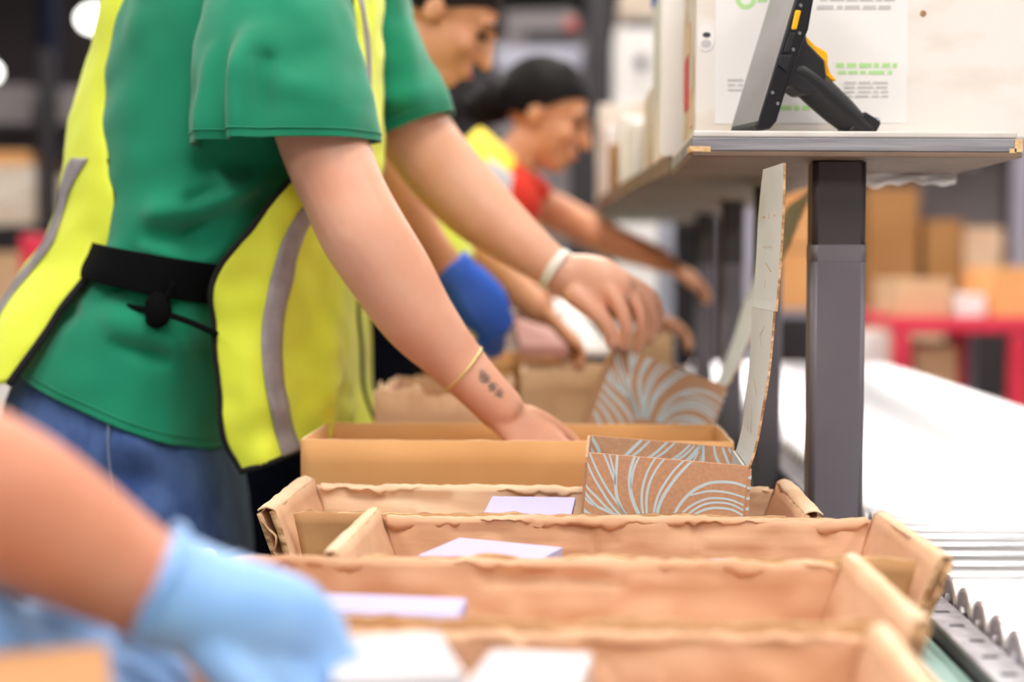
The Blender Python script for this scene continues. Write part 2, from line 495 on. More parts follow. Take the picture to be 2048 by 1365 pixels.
# ------------------------------------------------------------------ packing table
TZ = 0.74
tb = empty('packing_table', (-0.04, 2.8, 0), 'long teal-topped packing table under the row of cardboard trays', 'table')
bevel(box('edge_guide', .323, .3535, .45, 1.70, TZ + .0002, .7825, 'teal', tb), .002)
box('worn_edge', .3222, .3245, .45, 1.70, .7795, .7830, 'laminate_white', tb)
bevel(box('tabletop', -0.42, 0.342, 0.45, 4.7, TZ - .035, TZ, 'teal', tb), .004)
for y in (0.5, 2.0, 3.5, 4.6):
    for x in (-0.39, 0.30):
        box('leg', x - .025, x + .025, y - .025, y + .025, 0, TZ - .036, 'table_steel', tb, .004)
for x in (-0.39, 0.30):
    box('apron_rail', x - .015, x + .015, 0.53, 4.57, TZ - .10, TZ - .036, 'table_steel', tb)

# ------------------------------------------------------------------ roller conveyor
CZ = 0.80
cv = empty('roller_conveyor', (0.72, 2.7, 0), 'steel roller conveyor running alongside the packing table', 'conveyor')
RX0, RX1 = 0.3575, 1.075
CY0, CY1 = 0.55, 4.9
def rail_mesh(xa, xb, side):
    bm = bmesh.new()
    add_box(bm, xa, xb, CY0, CY1, CZ - .004, CZ)
    xs = xa if side < 0 else xb - .004
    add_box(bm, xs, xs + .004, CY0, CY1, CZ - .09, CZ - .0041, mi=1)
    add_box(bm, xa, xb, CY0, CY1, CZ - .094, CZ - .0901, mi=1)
    return bm
bm_obj('side_rail', rail_mesh(RX0, RX0 + .034, -1), ['rail', 'rail_dark'], cv)
bm_obj('side_rail', rail_mesh(RX1 - .034, RX1, 1), ['rail', 'rail_dark'], cv)
slot_me = None
for i in range(26):
    y = 1.0 + i * 0.056
    if slot_me is None:
        s = box('rail_slot', -.007, .007, -.0035, .0035, 0, .0006, 'slot', cv, keep=False); slot_me = s.data
    else:
        s = bpy.data.objects.new('rail_slot', slot_me); COL.objects.link(s); s.parent = cv
    s.location = Vector((RX0 + .016 + (.004 if i % 3 == 0 else 0), y, CZ + .0001)) - cv.location
def roller_mesh():
    x0, x1, r, n = RX0 + .0365, RX1 - .0365, 0.0245, 28
    bm = bmesh.new()
    prof = [(x0 + .002, .006), (x0 + .002, .0185), (x0, .0200), (x0, .0235), (x0 + .0015, r), (x1 - .0015, r), (x1, .0235), (x1, .0205), (x1 - .004, .0195), (x1 - .004, .006)]
    rings = [[Vector((x, q * math.cos(2 * math.pi * k / n), q * math.sin(2 * math.pi * k / n))) for k in range(n)] for x, q in prof]
    rv = add_loft(bm, rings)
    for f in bm.faces:
        c = f.calc_center_median()
        f.material_index = 1 if math.hypot(c.y, c.z) < .0192 else 0
        f.smooth = True
    add_cyl(bm, (RX0 + .0345, 0, 0), (RX1 - .0345, 0, 0), .0055, n=6)
    me = bpy.data.meshes.new('roller')
    bmesh.ops.recalc_face_normals(bm, faces=bm.faces)
    bm.to_mesh(me); bm.free()
    me.materials.append(M['steel']); me.materials.append(M['cup'])
    return me
rme = roller_mesh()
y = CY0 + .05
while y < CY1 - .04:
    r = bpy.data.objects.new('roller', rme); COL.objects.link(r); r.parent = cv
    r.location = Vector((0, y, CZ + .001)) - cv.location
    r.rotation_euler = (random.random() * 6, 0, 0)
    y += 0.0565
for y in (0.7, 2.1, 3.5, 4.75):
    for x in (RX0 + .02, RX1 - .02):
        box('support_leg', x - .012, x + .012, y - .025, y + .025, 0, CZ - .0945, 'rail_dark', cv)
    box('cross_brace', RX0 + .033, RX1 - .033, y - .012, y + .012, .30, .34, 'rail_dark', cv)

# ------------------------------------------------------------------ shelf over the conveyor: boards and telescopic columns
sh = empty('overhead_shelf', (0.32, 1.75, TZ), 'grey-edged shelf board carried on a dark telescopic column', 'shelf')
ROLL = math.radians(0.5)
SHL = .0078
SH_Y0 = 1.70
lt_, lb_ = W(1384, 266, SH_Y0), W(1384, 300, SH_Y0)
rt_, rb_ = W(2040, 279, SH_Y0), W(2040, 307, SH_Y0)
SX0, SX1 = lt_.x, rt_.x
sz = (lt_.z + rt_.z) / 2; sb = (lb_.z + rb_.z) / 2
rotm = Matrix.Translation((SX0, SH_Y0, sz)) @ Matrix.Rotation(ROLL, 4, 'Y')
sw = SX1 - SX0
th = sz - sb
bm = bmesh.new(); add_box(bm, 0, sw, 0, 0.36, -th + .002, -0.0005, rotm); bevel(bm_obj('edge_board', bm, 'laminate', sh), .0015)
bm = bmesh.new(); add_box(bm, .002, sw - .002, .003, 0.36, 0, SHL, rotm); bevel(bm_obj('top_sheet', bm, 'laminate_white', sh), .002)
bm = bmesh.new(); add_box(bm, 0.001, sw + .003, -0.001, 0.36, -th - .0045, -th + .0015, rotm); bevel(bm_obj('bottom_sheet', bm, 'board_under', sh), .001)
for (a, b, z0, z1) in ((-.003, .012, -th + .001, -.011), (.012, .022, -th + .0005, -th + .007), (sw - .006, sw + .003, -th + .002, -.001), (sw - .012, sw - .004, -th + .001, -th + .006)):
    bm = bmesh.new(); add_box(bm, a, b, -.0012, .03, z0, z1, rotm); bm_obj('chipped_edge', bm, 'chip', sh)
def rprism(name, x0, x1, y0, y1, z0, z1, r, m, par):
    bm = bmesh.new(); pts = []
    for cx, cy, a0 in ((x1 - r, y1 - r, 0), (x0 + r, y1 - r, 90), (x0 + r, y0 + r, 180), (x1 - r, y0 + r, 270)):
        for k in range(5):
            a = math.radians(a0 + 22.5 * k); pts.append((cx + r * math.cos(a), cy + r * math.sin(a)))
    add_loft(bm, [[Vector((x, y, z)) for x, y in pts] for z in (z0, z1)])
    o = bm_obj(name, bm, m, par)
    for p in o.data.polygons: p.use_smooth = len(p.vertices) == 4 and p.area < (z1 - z0) * r
    return o
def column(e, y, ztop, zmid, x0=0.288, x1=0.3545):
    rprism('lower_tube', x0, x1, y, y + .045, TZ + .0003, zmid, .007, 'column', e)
    rprism('upper_tube', x0 + .0006, x1 - .0006, y + .0006, y + .0444, zmid, ztop, .007, 'column_shade', e)
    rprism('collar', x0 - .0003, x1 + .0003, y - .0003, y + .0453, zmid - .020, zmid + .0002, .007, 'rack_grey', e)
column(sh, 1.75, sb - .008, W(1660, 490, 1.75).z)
tag(sh, cat='shelf')

SB = W(1384, 303, SH_Y0).z
def rear_shelf(name_label, yl0, yl1, x0, x1, colys, under='board_under', dx=0.0):
    e = empty('overhead_shelf', ((x0 + x1) / 2, yl0, TZ), name_label, 'shelf', 'shelves on dark columns over the conveyor')
    vs = [(x0, yl0, SB), (x1, yl0, SB), (x1, yl1, SB), (x0 - dx, yl1, SB), (x0, yl0, SB + .024), (x1, yl0, SB + .024), (x1, yl1, SB + .024), (x0 - dx, yl1, SB + .024)]
    vf('shelf_board', vs, [(0, 3, 2, 1), (4, 5, 6, 7), (0, 1, 5, 4), (1, 2, 6, 5), (2, 3, 7, 6), (3, 0, 4, 7)], under, e)
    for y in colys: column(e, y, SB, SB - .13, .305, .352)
    return e
rear_shelf('shelf board just behind the first, white stock stacked on it', 2.07, 2.78, 0.135, 0.40, (2.43,), dx=.05)
rear_shelf('farther shelf board between the second and last columns', 2.80, 3.30, 0.085, 0.40, (2.98,), dx=.03)
rear_shelf('last shelf board in the row, over the farthest column', 3.32, 4.4, 0.06, 0.40, (3.62,), dx=.03)
SBT = SB + .024

# ------------------------------------------------------------------ cardboard trays
def tray(label, XLb, XRb, XLf, XRf, Yb, Yf, zr, seed, flare=.045, back='kraft_in', zb=TZ + .002, ext=.012, dbl=.0075, zf=None):
    e = empty('cardboard_tray', ((XLb + XRb) / 2, (Yb + Yf) / 2, zb), label, 'tray', 'cut-down cardboard trays on the packing table')
    t = .007
    V = Vector
    zf = zf or zr
    mats = [back, 'kraft_out', 'kraft_edge']
    # floor of the tray
    bm = bmesh.new(); add_box(bm, XLb + flare, XRb - flare, Yf + .01, Yb - .01, zb, zb + .006); bm_obj('base', bm, 'kraft_in', e)
    # back wall
    bm = bmesh.new()
    panel(bm, V((XLb + flare, Yb - .004, zb + .0065)), V((XRb - flare, Yb - .004, zb + .0065)), V((XRb - .006, Yb, zr)), V((XLb + .006, Yb, zr)), t, 130, 22, .0055, .0030, seed, .0008, 0, 2, V((0, -1, 0)), creases=16)
    bm_obj('back_wall', bm, mats, e, True)
    # torn upper ply curling off the back wall
    bm = bmesh.new()
    a = XLb + (XRb - XLb) * .02; b = XLb + (XRb - XLb) * .98
    rows = []
    for j, (dy, dz) in enumerate(((-.0052, -.0115), (-.0064, -.0055), (-.0050, -.001), (-.0032, .0016), (.0015, .0018), (.0042, -.001))):
        r = []
        for i in range(161):
            u = i / 160
            x = a + (b - a) * u
            p = V((x, Yb, zr))
            k = .45 + .8 * nz(p, 11, seed + 3) + .5 * nz(p, 47, seed + 8) + .35 * nz(p, 120, seed + 1)
            k = max(.0, k)
            r.append(V((x, Yb + dy * (0.7 + .5 * nz(p, 30, seed)), zr + dz * (k if j < 2 else 1) + .0028 * (nz(p, 26, seed + 2) + .8 * nz(p, 70, seed + 5)) + .0012 * nz(p, 110, seed + j))))
        rows.append(r)
    add_loft(bm, rows, False, False, closed=False)
    solidify(bm_obj('torn_rim', bm, 'kraft_in' if back == 'kraft_in' else 'kraft_pale', e, True), .0010, 0)
    # front wall
    bm = bmesh.new()
    panel(bm, V((XLf + flare, Yf + .004, zb + .0065)), V((XRf - flare, Yf + .004, zb + .0065)), V((XRf - .02, Yf, zf)), V((XLf + .02, Yf, zf)), t, 64, 10, .003, .0035, seed + 11, .0008, 0, 2, V((0, 1, 0)))
    bm_obj('front_wall', bm, mats, e, True)
    # end walls, folded double and leaning outwards
    for sx, xb_, xf_ in ((-1, XLb, XLf), (1, XRb, XRf)):
        bm = bmesh.new()
        fx = -sx * flare
        panel(bm, V((xf_ + fx, Yf - ext, zb + .0065)), V((xb_ + fx, Yb - .003, zb + .0065)), V((xb_, Yb - .001, zr + .008)), V((xf_, Yf - ext, zf + .004)), t, 26, 12, .0025, .002, seed + 20 + sx, .0006, 0, 2, V((-sx, 0, 0)))
        w = bm_obj('end_wall', bm, ['kraft_in', 'kraft_in', 'kraft_edge'], e, True)
        bm = bmesh.new()
        o = sx * dbl
        panel(bm, V((xf_ + fx + o, Yf - ext + .002, zb + .0065)), V((xb_ + fx + o, Yb - .006, zb + .0065)), V((xb_ + o, Yb - .004, zr + .006)), V((xf_ + o, Yf - ext + .001, zf + .001)), t * .7, 26, 10, .002, .002, seed + 26 + sx, 0, 0, 2, V((-sx, 0, 0)))
        bm_obj('outer_ply', bm, ['kraft_in', 'kraft_in', 'kraft_edge'], w, True)
        # rolled-over top edge
        bm = bmesh.new()
        rows = []
        for j in range(7):
            an = math.pi * j / 6
            rows.append([])
            for i in range(27):
                u = i / 26
                p = V((xf_ * (1 - u) + xb_ * u, (Yf - ext) * (1 - u) + (Yb - .002) * u, (zf + .004) * (1 - u) + (zr + .008) * u))
                rr = .0022 + dbl * .5 + .0013 * nz(p, 30, seed + sx)
                rows[-1].append(p + V((o * .5 + -sx * math.cos(an) * rr, 0, math.sin(an) * rr * .5 - .001 + .0015 * nz(p, 40, seed + j))))
        add_loft(bm, rows, False, False, closed=False)
        solidify(bm_obj('folded_edge', bm, 'kraft_pale', w, True), .002, 0)
        # crushed flutes showing in the open end of the fold
        bm = bmesh.new()
        for q in range(7):
            f = q / 7
            base = V((xf_ + fx * (1 - f) + o * .5, Yf - ext - .0005, zb + .01 + (zf - zb - .016) * f))
            nxt = V((xf_ + fx * (1 - f - .14) + o * .5, Yf - ext - .0005, zb + .01 + (zf - zb - .016) * (f + .14)))
            wv = V((.0045 * (1 if q % 2 else -1), 0, 0))
            add_tube(bm, [(base - wv, .0011, .004), ((base + nxt) / 2 + wv * .3, .0011, .004), (nxt + wv, .0011, .004)], N=6, sub=3)
        bm_obj('corrugation', bm, 'kraft_edge', w, True)['kind'] = 'stuff'
    return e

ZR = 0.880
tray('nearest torn cardboard tray, holding the white boxes at the bottom edge', -.305, .2205, -.315, .222, 1.045, .82, ZR - .002, 1.0)
tray('torn cardboard tray right behind the nearest one, holding the thin lavender-white box', -.335, .248, -.345, .258, 1.296, 1.078, ZR, 2.0)
tray('torn cardboard tray with crumpled back wall and a lavender pad, reaching farthest over the rail', -.214, .323, -.224, .336, 1.522, 1.318, ZR, 3.3)
tray('torn cardboard tray with the open printed mailer box standing in it', -.322, .246, -.330, .250, 1.722, 1.548, ZR + .002, 4.2, back='kraft_pale', ext=.016, zf=ZR, dbl=.015)

# ------------------------------------------------------------------ open brown carton behind the trays
def carton(label, x0, x1, y0, y1, z0, z1, m='kraft_box', wavy=0.001, seed=0.0, flap=True):
    e = empty('open_carton', ((x0 + x1) / 2, (y0 + y1) / 2, z0), label, 'carton')
    V = Vector
    def wall(name, a, b, inward, h=z1):
        bm = bmesh.new()
        panel(bm, V((a[0], a[1], z0 + .005)), V((b[0], b[1], z0 + .005)), V((b[0], b[1], h)), V((a[0], a[1], h)), .004, 40, 6, .0012, wavy, seed, 0, 0, 2, inward)
        return bm_obj(name, bm, [m, m, 'kraft_pale'], e, True)
    wall('front_wall', (x0, y0), (x1, y0), V((0, 1, 0)))
    wall('back_wall', (x0, y1), (x1, y1), V((0, -1, 0)))
    wall('side_wall', (x0 + .002, y0 + .004), (x0 + .002, y1 - .004), V((1, 0, 0)))
    wall('side_wall', (x1 - .002, y0 + .004), (x1 - .002, y1 - .004), V((-1, 0, 0)))
    box('base', x0, x1, y0, y1, z0, z0 + .005, m, e)
    return e
ZC = W(880, 881, 1.79).z
carton('large open brown carton behind the trays with a bare forearm reaching into it', W(602, 900, 1.79).x, .20, 1.79, 1.985, TZ + .001, ZC, seed=3)
carton('brown carton with a wavy torn top, farther along behind the forearm', W(748, 800, 2.12).x, W(1010, 800, 2.12).x, 2.12, 2.42, TZ + .001, W(850, 785, 2.12).z, 'kraft_in', .016, 8)
carton('tan carton half hidden behind the tilted printed box', W(1040, 800, 2.5).x, W(1240, 800, 2.5).x, 2.5, 2.72, TZ + .001, W(1100, 742, 2.5).z, 'tan_box', .004, 12)
carton('brown carton on the far part of the table under the gloved hand', W(900, 760, 2.76).x, W(1130, 760, 2.76).x, 2.76, 3.0, TZ + .001, W(1000, 705, 2.76).z, 'orange_box', .004, 15)
carton('farthest brown carton on the packing table', W(1230, 700, 3.05).x, W(1345, 700, 3.05).x, 3.05, 3.35, TZ + .001, W(1300, 668, 3.05).z, 'tan_box', .004, 17)
# small printed panel leaning on the tan carton
b = box('cardboard_sheet', 0, .075, 0, .003, 0, .10, 'tan_box', None, .0005)
b.location = W(1108, 838, 2.45); b.rotation_euler = (math.radians(-8), 0, 0)
b.location.z = TZ + .012
b.scale = (1, 1, 1.75)
tag(b, 'pale tan cardboard panel standing against the tan carton', 'panel')

# ------------------------------------------------------------------ printed mailer boxes
FRONT = [  # zoomed-photo traces: (points, width)
 ([(155,390),(240,560),(340,710),(440,850),(560,980),(680,1110),(800,1260)],20),
 ([(195,330),(280,500),(390,680),(480,800),(560,900),(640,1015),(740,1140),(820,1260)],20),
 ([(340,330),(400,450),(450,560),(490,650)],20),
 ([(400,330),(440,450),(475,560),(490,660)],18),
 ([(485,330),(487,500),(492,660),(520,800),(580,920),(650,1015),(750,1130),(840,1260)],28),
 ([(150,640),(230,730),(310,800),(400,890),(480,950)],20),
 ([(148,715),(230,810),(310,890),(400,930),(490,970),(580,1015),(700,1120),(790,1270)],25),
 ([(148,775),(230,850),(310,895)],20),
 ([(145,905),(210,960),(300,1020),(480,1120),(640,1220),(760,1330)],30),
 ([(145,1050),(300,1150),(480,1260),(640,1400)],26),
 ([(145,1180),(300,1280),(440,1400),(560,1560)],26),
 ([(145,1320),(260,1420),(380,1560)],26),
 ([(670,350),(640,470),(635,600),(655,730),(700,860),(760,970),(820,1090),(880,1250)],32),
 ([(720,350),(680,450),(662,560),(655,700)],20),
 ([(890,360),(820,500),(785,640),(775,760),(790,900),(825,1020),(900,1240)],22),
 ([(985,370),(910,480),(850,620),(828,760),(835,900),(855,1020),(915,1240)],22),
 ([(1195,380),(1090,500),(1010,630),(950,760),(920,900),(918,1025),(935,1240)],22),
 ([(1280,380),(1160,520),(1070,650),(1000,780),(960,900),(950,1025),(950,1240)],30),
 ([(1855,660),(1750,625),(1640,612),(1500,620),(1400,655),(1310,710),(1230,790),(1170,880),(1130,970),(1100,1080),(1090,1240)],28),
 ([(1850,775),(1720,735),(1600,715),(1480,712),(1370,735),(1280,760)],20),
 ([(1845,855),(1720,805),(1600,787),(1480,790),(1380,825),(1290,880),(1210,960),(1150,1070),(1105,1240)],20),
 ([(1845,910),(1720,850),(1600,833),(1490,840),(1390,875),(1290,950),(1210,1035),(1130,1230)],20),
 ([(1845,965),(1740,910),(1620,890),(1500,895),(1400,930),(1320,980),(1250,1040),(1160,1220)],22),
 ([(1845,1110),(1740,1060),(1640,1035),(1540,1030),(1440,1055),(1340,1110),(1240,1220)],30),
 ([(1845,1180),(1740,1120),(1620,1090),(1500,1110),(1400,1170),(1320,1260)],22)]
INNER = [
 ([(290,95),(350,180),(390,260),(400,340)],30), ([(270,170),(320,260),(350,330)],20), ([(830,110),(740,210),(640,320),(560,400)],30),
 ([(915,115),(820,220),(700,330),(640,390)],22), ([(1100,125),(1000,230),(870,340),(800,410)],25), ([(1175,130),(1080,230),(920,350),(850,420)],22),
 ([(1340,145),(1240,250),(1110,350),(1040,420)],22), ([(1385,150),(1290,260),(1140,360),(1080,430)],22), ([(1455,150),(1380,250),(1280,370),(1230,450)],38),
 ([(1455,150),(1410,270),(1370,370),(1350,450)],15), ([(1472,150),(1482,260),(1487,380),(1490,460)],32), ([(1470,150),(1465,270),(1450,380),(1440,450)],12),
 ([(1590,150),(1620,260),(1700,400),(1750,470)],22), ([(1680,160),(1720,250),(1790,400)],20), ([(1745,165),(1790,240),(1805,270)],18)]

def ribbons(curves, fx, w):
    bm = bmesh.new()
    for pts, wd in curves:
        n = (len(pts) - 1) * 5
        P = [cr(pts, i / 5) for i in range(n + 1)]
        L, R = [], []
        for i, (x, y) in enumerate(P):
            a, b = P[max(0, i - 1)], P[min(n, i + 1)]
            tx, ty = b[0] - a[0], b[1] - a[1]
            l = math.hypot(tx, ty) or 1
            h = wd / 2 * w * (0.75 + .25 * math.sin(math.pi * i / n))
            L.append(fx(x - ty / l * h, y + tx / l * h)); R.append(fx(x + ty / l * h, y - tx / l * h))
        lv = [bm.verts.new(p) for p in L]; rv = [bm.verts.new(p) for p in R]
        for i in range(n): bm.faces.new((lv[i], lv[i + 1], rv[i + 1], rv[i]))
    return bm

def mailer(label, mtx, lid_lean, flap_lean, wscale=1.0):
    BW, BD, BH, T = .178, .165, .168, .003
    e = empty('printed_mailer_box', (0, 0, 0), label, 'box', 'printed kraft mailer boxes')
    e.matrix_world = mtx
    V = Vector
    K = dict(parent=e, keep=False)
    def slab(name, x0, x1, y0, y1, z0, z1, m, par=e):
        o = box(name, x0, x1, y0, y1, z0, z1, m, par, .0006, keep=False); return o
    fr = slab('front_panel', T, BW, 0, T, 0, BH, 'kraft_print')
    bk = slab('back_panel', T, BW - T, BD - T, BD, 0, BH, 'kraft_print')
    slab('base_panel', T, BW - T, T, BD - T, 0, T, 'kraft_print')
    # left wall: kraft outside, pale blue inside, rounded far corner
    bm = bmesh.new()
    prof = [(.004, 0), (BD - .004, 0), (BD - .004, BH - .008), (BD - .012, BH + .001), (BD * .55, BH + .006), (.020, BH + .004), (.006, BH - .006), (.004, BH - .012)]
    for x0, x1, mi in ((0, T * .5, 0), (T * .5 + .00005, T, 1)):
        a = [bm.verts.new((x0, y, z)) for y, z in prof]; b2 = [bm.verts.new((x1, y, z)) for y, z in prof]
        bm.faces.new(a).material_index = mi; bm.faces.new(b2[::-1]).material_index = mi
        for i in range(len(prof)):
            j = (i + 1) % len(prof)
            bm.faces.new((a[i], b2[i], b2[j], a[j])).material_index = 0
    bm_obj('side_panel', bm, ['kraft_print', 'liner_blue'], **K)
    # right wall
    bm = bmesh.new()
    add_box(bm, BW - T * .5 + .001, BW + .004, .002, BD - .002, 0, BH - .004, mi=0)
    add_box(bm, BW - T - .0005, BW - T * .5 + .0009, .004, BD - .004, T, BH - .004, mi=1)
    bm_obj('hinge_panel', bm, ['kraft_print', 'liner_blue'], **K)
    # print on the outside of the front and on the inside of the back
    s = .178 / 1715
    def f1(x, y):
        return V((max(.0032, min(BW - .0004, (x - 148) * s)), -.0002, max(.001, min(BH - .0004, BH - (y - (318 + (x - 160) * .07)) * s))))
    bm_obj('printed_leaf_lines', ribbons(FRONT, f1, wscale), 'print_blue', fr, keep=False)['kind'] = 'stuff'
    s2 = .178 / 1560
    def f2(x, y):
        return V((max(.005, min(BW - .005, (x - 258) * s2)), BD - T - .0002, max(.02, min(BH - .0003, BH - (y - (84 + (x - 260) * .045)) * s2))))
    bm_obj('printed_leaf_lines', ribbons(INNER, f2, wscale), 'print_blue', bk, keep=False)['kind'] = 'stuff'
    # short printed dashes running over the hinge edge
    bm = bmesh.new()
    for k in range(9):
        z = BH - .012 - k * .0115
        add_box(bm, BW + .0036, BW + .0044, .0017, .009, z - .0022, z + .0012)
        add_box(bm, BW + .0005, BW + .0041, .0014, .0019, z - .0028, z + .0002)
    bm_obj('edge_print', bm, 'print_blue', fr, keep=False)['kind'] = 'stuff'
    # lid: curved sheet hinged on the right wall, then the side flap
    def lid_sheet(name, y0f, y1f, path, par=e, tw0=0.0, tw1=0.0):
        bm = bmesh.new()
        n = len(path) - 1
        ys = 10
        G = []
        for i, (x, z) in enumerate(path):
            u = i / n
            a, b = path[max(0, i - 1)], path[min(n, i + 1)]
            t = V((b[0] - a[0], 0, b[1] - a[1])).normalized(); nr = V((-t.z, 0, t.x))
            row = []
            for k in range(ys + 1):
                yy = y0f(u) + (y1f(u) - y0f(u)) * k / ys
                xx = x - (tw0 + (tw1 - tw0) * u) * k / ys
                row.append((V((xx, yy, z)) + nr * T * .45, V((xx, yy, z)) - nr * T * .45))
            G.append(row)
        A = [[bm.verts.new(p[0]) for p in r] for r in G]; B = [[bm.verts.new(p[1]) for p in r] for r in G]
        for i in range(n):
            for k in range(ys):
                bm.faces.new((A[i][k], A[i + 1][k], A[i + 1][k + 1], A[i][k + 1])).material_index = 0
                bm.faces.new((B[i][k], B[i][k + 1], B[i + 1][k + 1], B[i + 1][k])).material_index = 1
            for k in (0, ys):
                bm.faces.new((A[i][k], A[i + 1][k], B[i + 1][k], B[i][k])).material_index = 2
        for i in (0, n):
            for k in range(ys):
                bm.faces.new((A[i][k], A[i][k + 1], B[i][k + 1], B[i][k])).material_index = 2
        return bm_obj(name, bm, ['liner_blue', 'kraft_print', 'kraft_edge'], par, keep=False)
    n = 16
    p = []
    x, z = BW + .001, BH - .003
    for i in range(n + 1):
        p.append((x, z))
        an = lid_lean + .05 * math.sin(i / n * math.pi * 1.6)
        if i < 3: an = lid_lean + .24 - .06 * i
        x += math.sin(an) * .174 / n; z += math.cos(an) * .174 / n
    lid = lid_sheet('lid', lambda u: .004 + .0015 * math.sin(u * 9), lambda u: BD - .012 + .010 * math.sin(min(1, u * 3) * math.pi / 2), p, tw1=.008)
    q = []
    x, z = p[-1][0] + .0006, p[-1][1] + .0002
    for i in range(n + 1):
        q.append((x, z))
        an = flap_lean - .10 * (i / n - .4)
        x += math.sin(an) * .160 / n; z += math.cos(an) * .160 / n
    def yfar(u):
        c = 0.0
        if u < .1: c = .03 * (1 - u / .1) ** 2
        if u > .55: c = .055 * ((u - .55) / .45) ** 2
        return BD - .003 - c
    flap = lid_sheet('tuck_flap', lambda u: -.005 + .002 * u, yfar, q, tw0=.008, tw1=.010)
    # faint tan marks printed on the liner
    def mark(par, path, u, v, du, dv, m, lean):
        n_ = len(path) - 1
        i = min(n_ - 1, int(u * n_)); f = u * n_ - i
        a, b = path[i], path[i + 1]
        x_, z_ = a[0] + (b[0] - a[0]) * f, a[1] + (b[1] - a[1]) * f
        tt = V((b[0] - a[0], 0, b[1] - a[1])).normalized(); nr = V((-tt.z, 0, tt.x))
        tw = .008 * u if path is p else .008 + .002 * u
        c = V((x_ - tw * v, .004 + v * (BD - .01), z_)) + nr * (T * .45 + .0003)
        return c, tt, V((0, 1, 0))
    def strokes(name, par, path, items, m):
        dtw = V((-.008, BD, 0)).normalized()
        bm = bmesh.new()
        for (u, v, lu, lv, wd) in items:
            c, tt, yy = mark(par, path, u, v, 0, 0, m, 0)
            yy = dtw
            d = tt * lu + yy * lv
            s_ = (tt * -lv + yy * lu).normalized() * wd
            vs = [bm.verts.new(c + d * .5 + s_), bm.verts.new(c + d * .5 - s_), bm.verts.new(c - d * .5 - s_), bm.verts.new(c - d * .5 + s_)]
            bm.faces.new(vs)
        bm_obj(name, bm, m, par, keep=False)['kind'] = 'stuff'
    strokes('printed_marks', flap, q, [(.30, .42, -.012, -.055, .0008), (.66, .30, -.002, -.022, .0009), (.66, .72, -.002, -.022, .0009)], 'gold_ink')
    strokes('printed_fine_marks', flap, q, [(.50, .3, .018, 0, .0006), (.50, .42, .02, 0, .0006), (.50, .54, .02, 0, .0006), (.50, .66, .018, 0, .0006),
             (.44, .40, .002, .035, .0012), (.44, .62, .002, .03, .0012), (.18, .5, .010, .0, .004), (.78, .42, .010, 0, .005), (.66, .5, .006, 0, .003)], 'faint_ink')
    strokes('printed_marks', lid, p, [(.48, .5, -.020, -.05, .0006)], 'gold_ink')
    strokes('printed_fine_marks', lid, p, [(.80, .5, .016, .03, .0012), (.86, .45, .01, -.03, .001), (.28, .5, .03, .03, .001), (.24, .4, .03, .02, .001), (.20, .6, .02, .02, .001)], 'faint_ink')
    return e

c0 = W(1171, 905, 1.555)
mA = Matrix.Translation((c0.x, c0.y, c0.z)) @ Matrix.Rotation(math.radians(4.3), 4, 'Y') @ Matrix.Rotation(math.radians(-1.5), 4, 'Z') @ Matrix.Translation((0, 0, -.168))
mailer('open kraft mailer box with sharp pale blue leaf lines, lid standing straight up', mA, math.radians(2.2), math.radians(-1.2), 1.25)
c1 = W(1232, 690, 2.16)
mB = Matrix.Translation(c1) @ Matrix.Rotation(math.radians(20.5), 4, 'Y') @ Matrix.Rotation(math.radians(-11), 4, 'X') @ Matrix.Translation((0, 0, -.168))
mailer('blurred kraft mailer box tilted in the green-shirted worker\'s hand, lid slanting up', mB, math.radians(1), math.radians(4), 1.7)

# ------------------------------------------------------------------ small goods in the trays
def pad(label, pts, Y, h, m='paper', nm='paper_pad'):
    """flat pack: four ground corners (x,y) world, sits at z"""
    bm = bmesh.new()
    lo = [bm.verts.new((x, y, z)) for x, y, z in pts]; hi = [bm.verts.new((x, y, z + h)) for x, y, z in pts]
    bm.faces.new(lo[::-1]); bm.faces.new(hi)
    for i in range(4): bm.faces.new((lo[i], lo[(i + 1) % 4], hi[(i + 1) % 4], hi[i]))
    o = bm_obj(nm, bm, [m])
    bevel(o, .0015)
    return tag(o, label, 'package', 'white and lavender packs in the trays')
def pad_px(label, quad, h, m='paper'):
    return pad(label, [tuple(W(*q)) for q in quad], 0, h, m)
def filler(label, x0, x1, y0, y1, z1, m='kraft_out'):
    o = box('carton_filler', x0, x1, y0, y1, TZ + .0085, z1, m, None, .002)
    return tag(o, label, 'carton', 'flat cartons filling the trays')
# stock lying under the packs in each tray
filler('flat brown carton lying under the lavender pad in its tray', -.135, -.035, 1.385, 1.455, .8535)
filler('flat brown carton lying under the thin white box in its tray', -.19, -.115, 1.12, 1.165, .8625)
filler('flat brown carton lying under the nearest white boxes', -.145, .0, .885, .955, .824)
filler('flat brown carton lying beside the mailer box in its tray', -.09, -.022, 1.60, 1.675, .8645)
def flatpack(label, x0, x1, y0, y1, z0, h, rot, m='paper'):
    o = box('paper_pack', -(x1 - x0) / 2, (x1 - x0) / 2, -(y1 - y0) / 2, (y1 - y0) / 2, 0, h, m, None, .0012)
    o.location = ((x0 + x1) / 2, (y0 + y1) / 2, z0); o.rotation_euler = rot
    return tag(o, label, 'package', 'white and lavender packs in the trays')
a = W(980, 1105, 1.40)
flatpack('flat lavender and white pad lying in the tray with the crumpled back wall', a.x - .060, a.x + .060, 1.375, 1.462, .8545, .010, (math.radians(2), 0, math.radians(-24)))
a = W(1440, 1131, 1.40)
filler('small brown carton under the sliver of white pack', a.x - .02, a.x + .02, 1.36, 1.395, .8528)
flatpack('sliver of white pack at the far side of the pad tray', a.x - .025, a.x + .025, 1.355, 1.40, .8533, .010, (0, 0, math.radians(4)))
a = W(1060, 1030, 1.62)
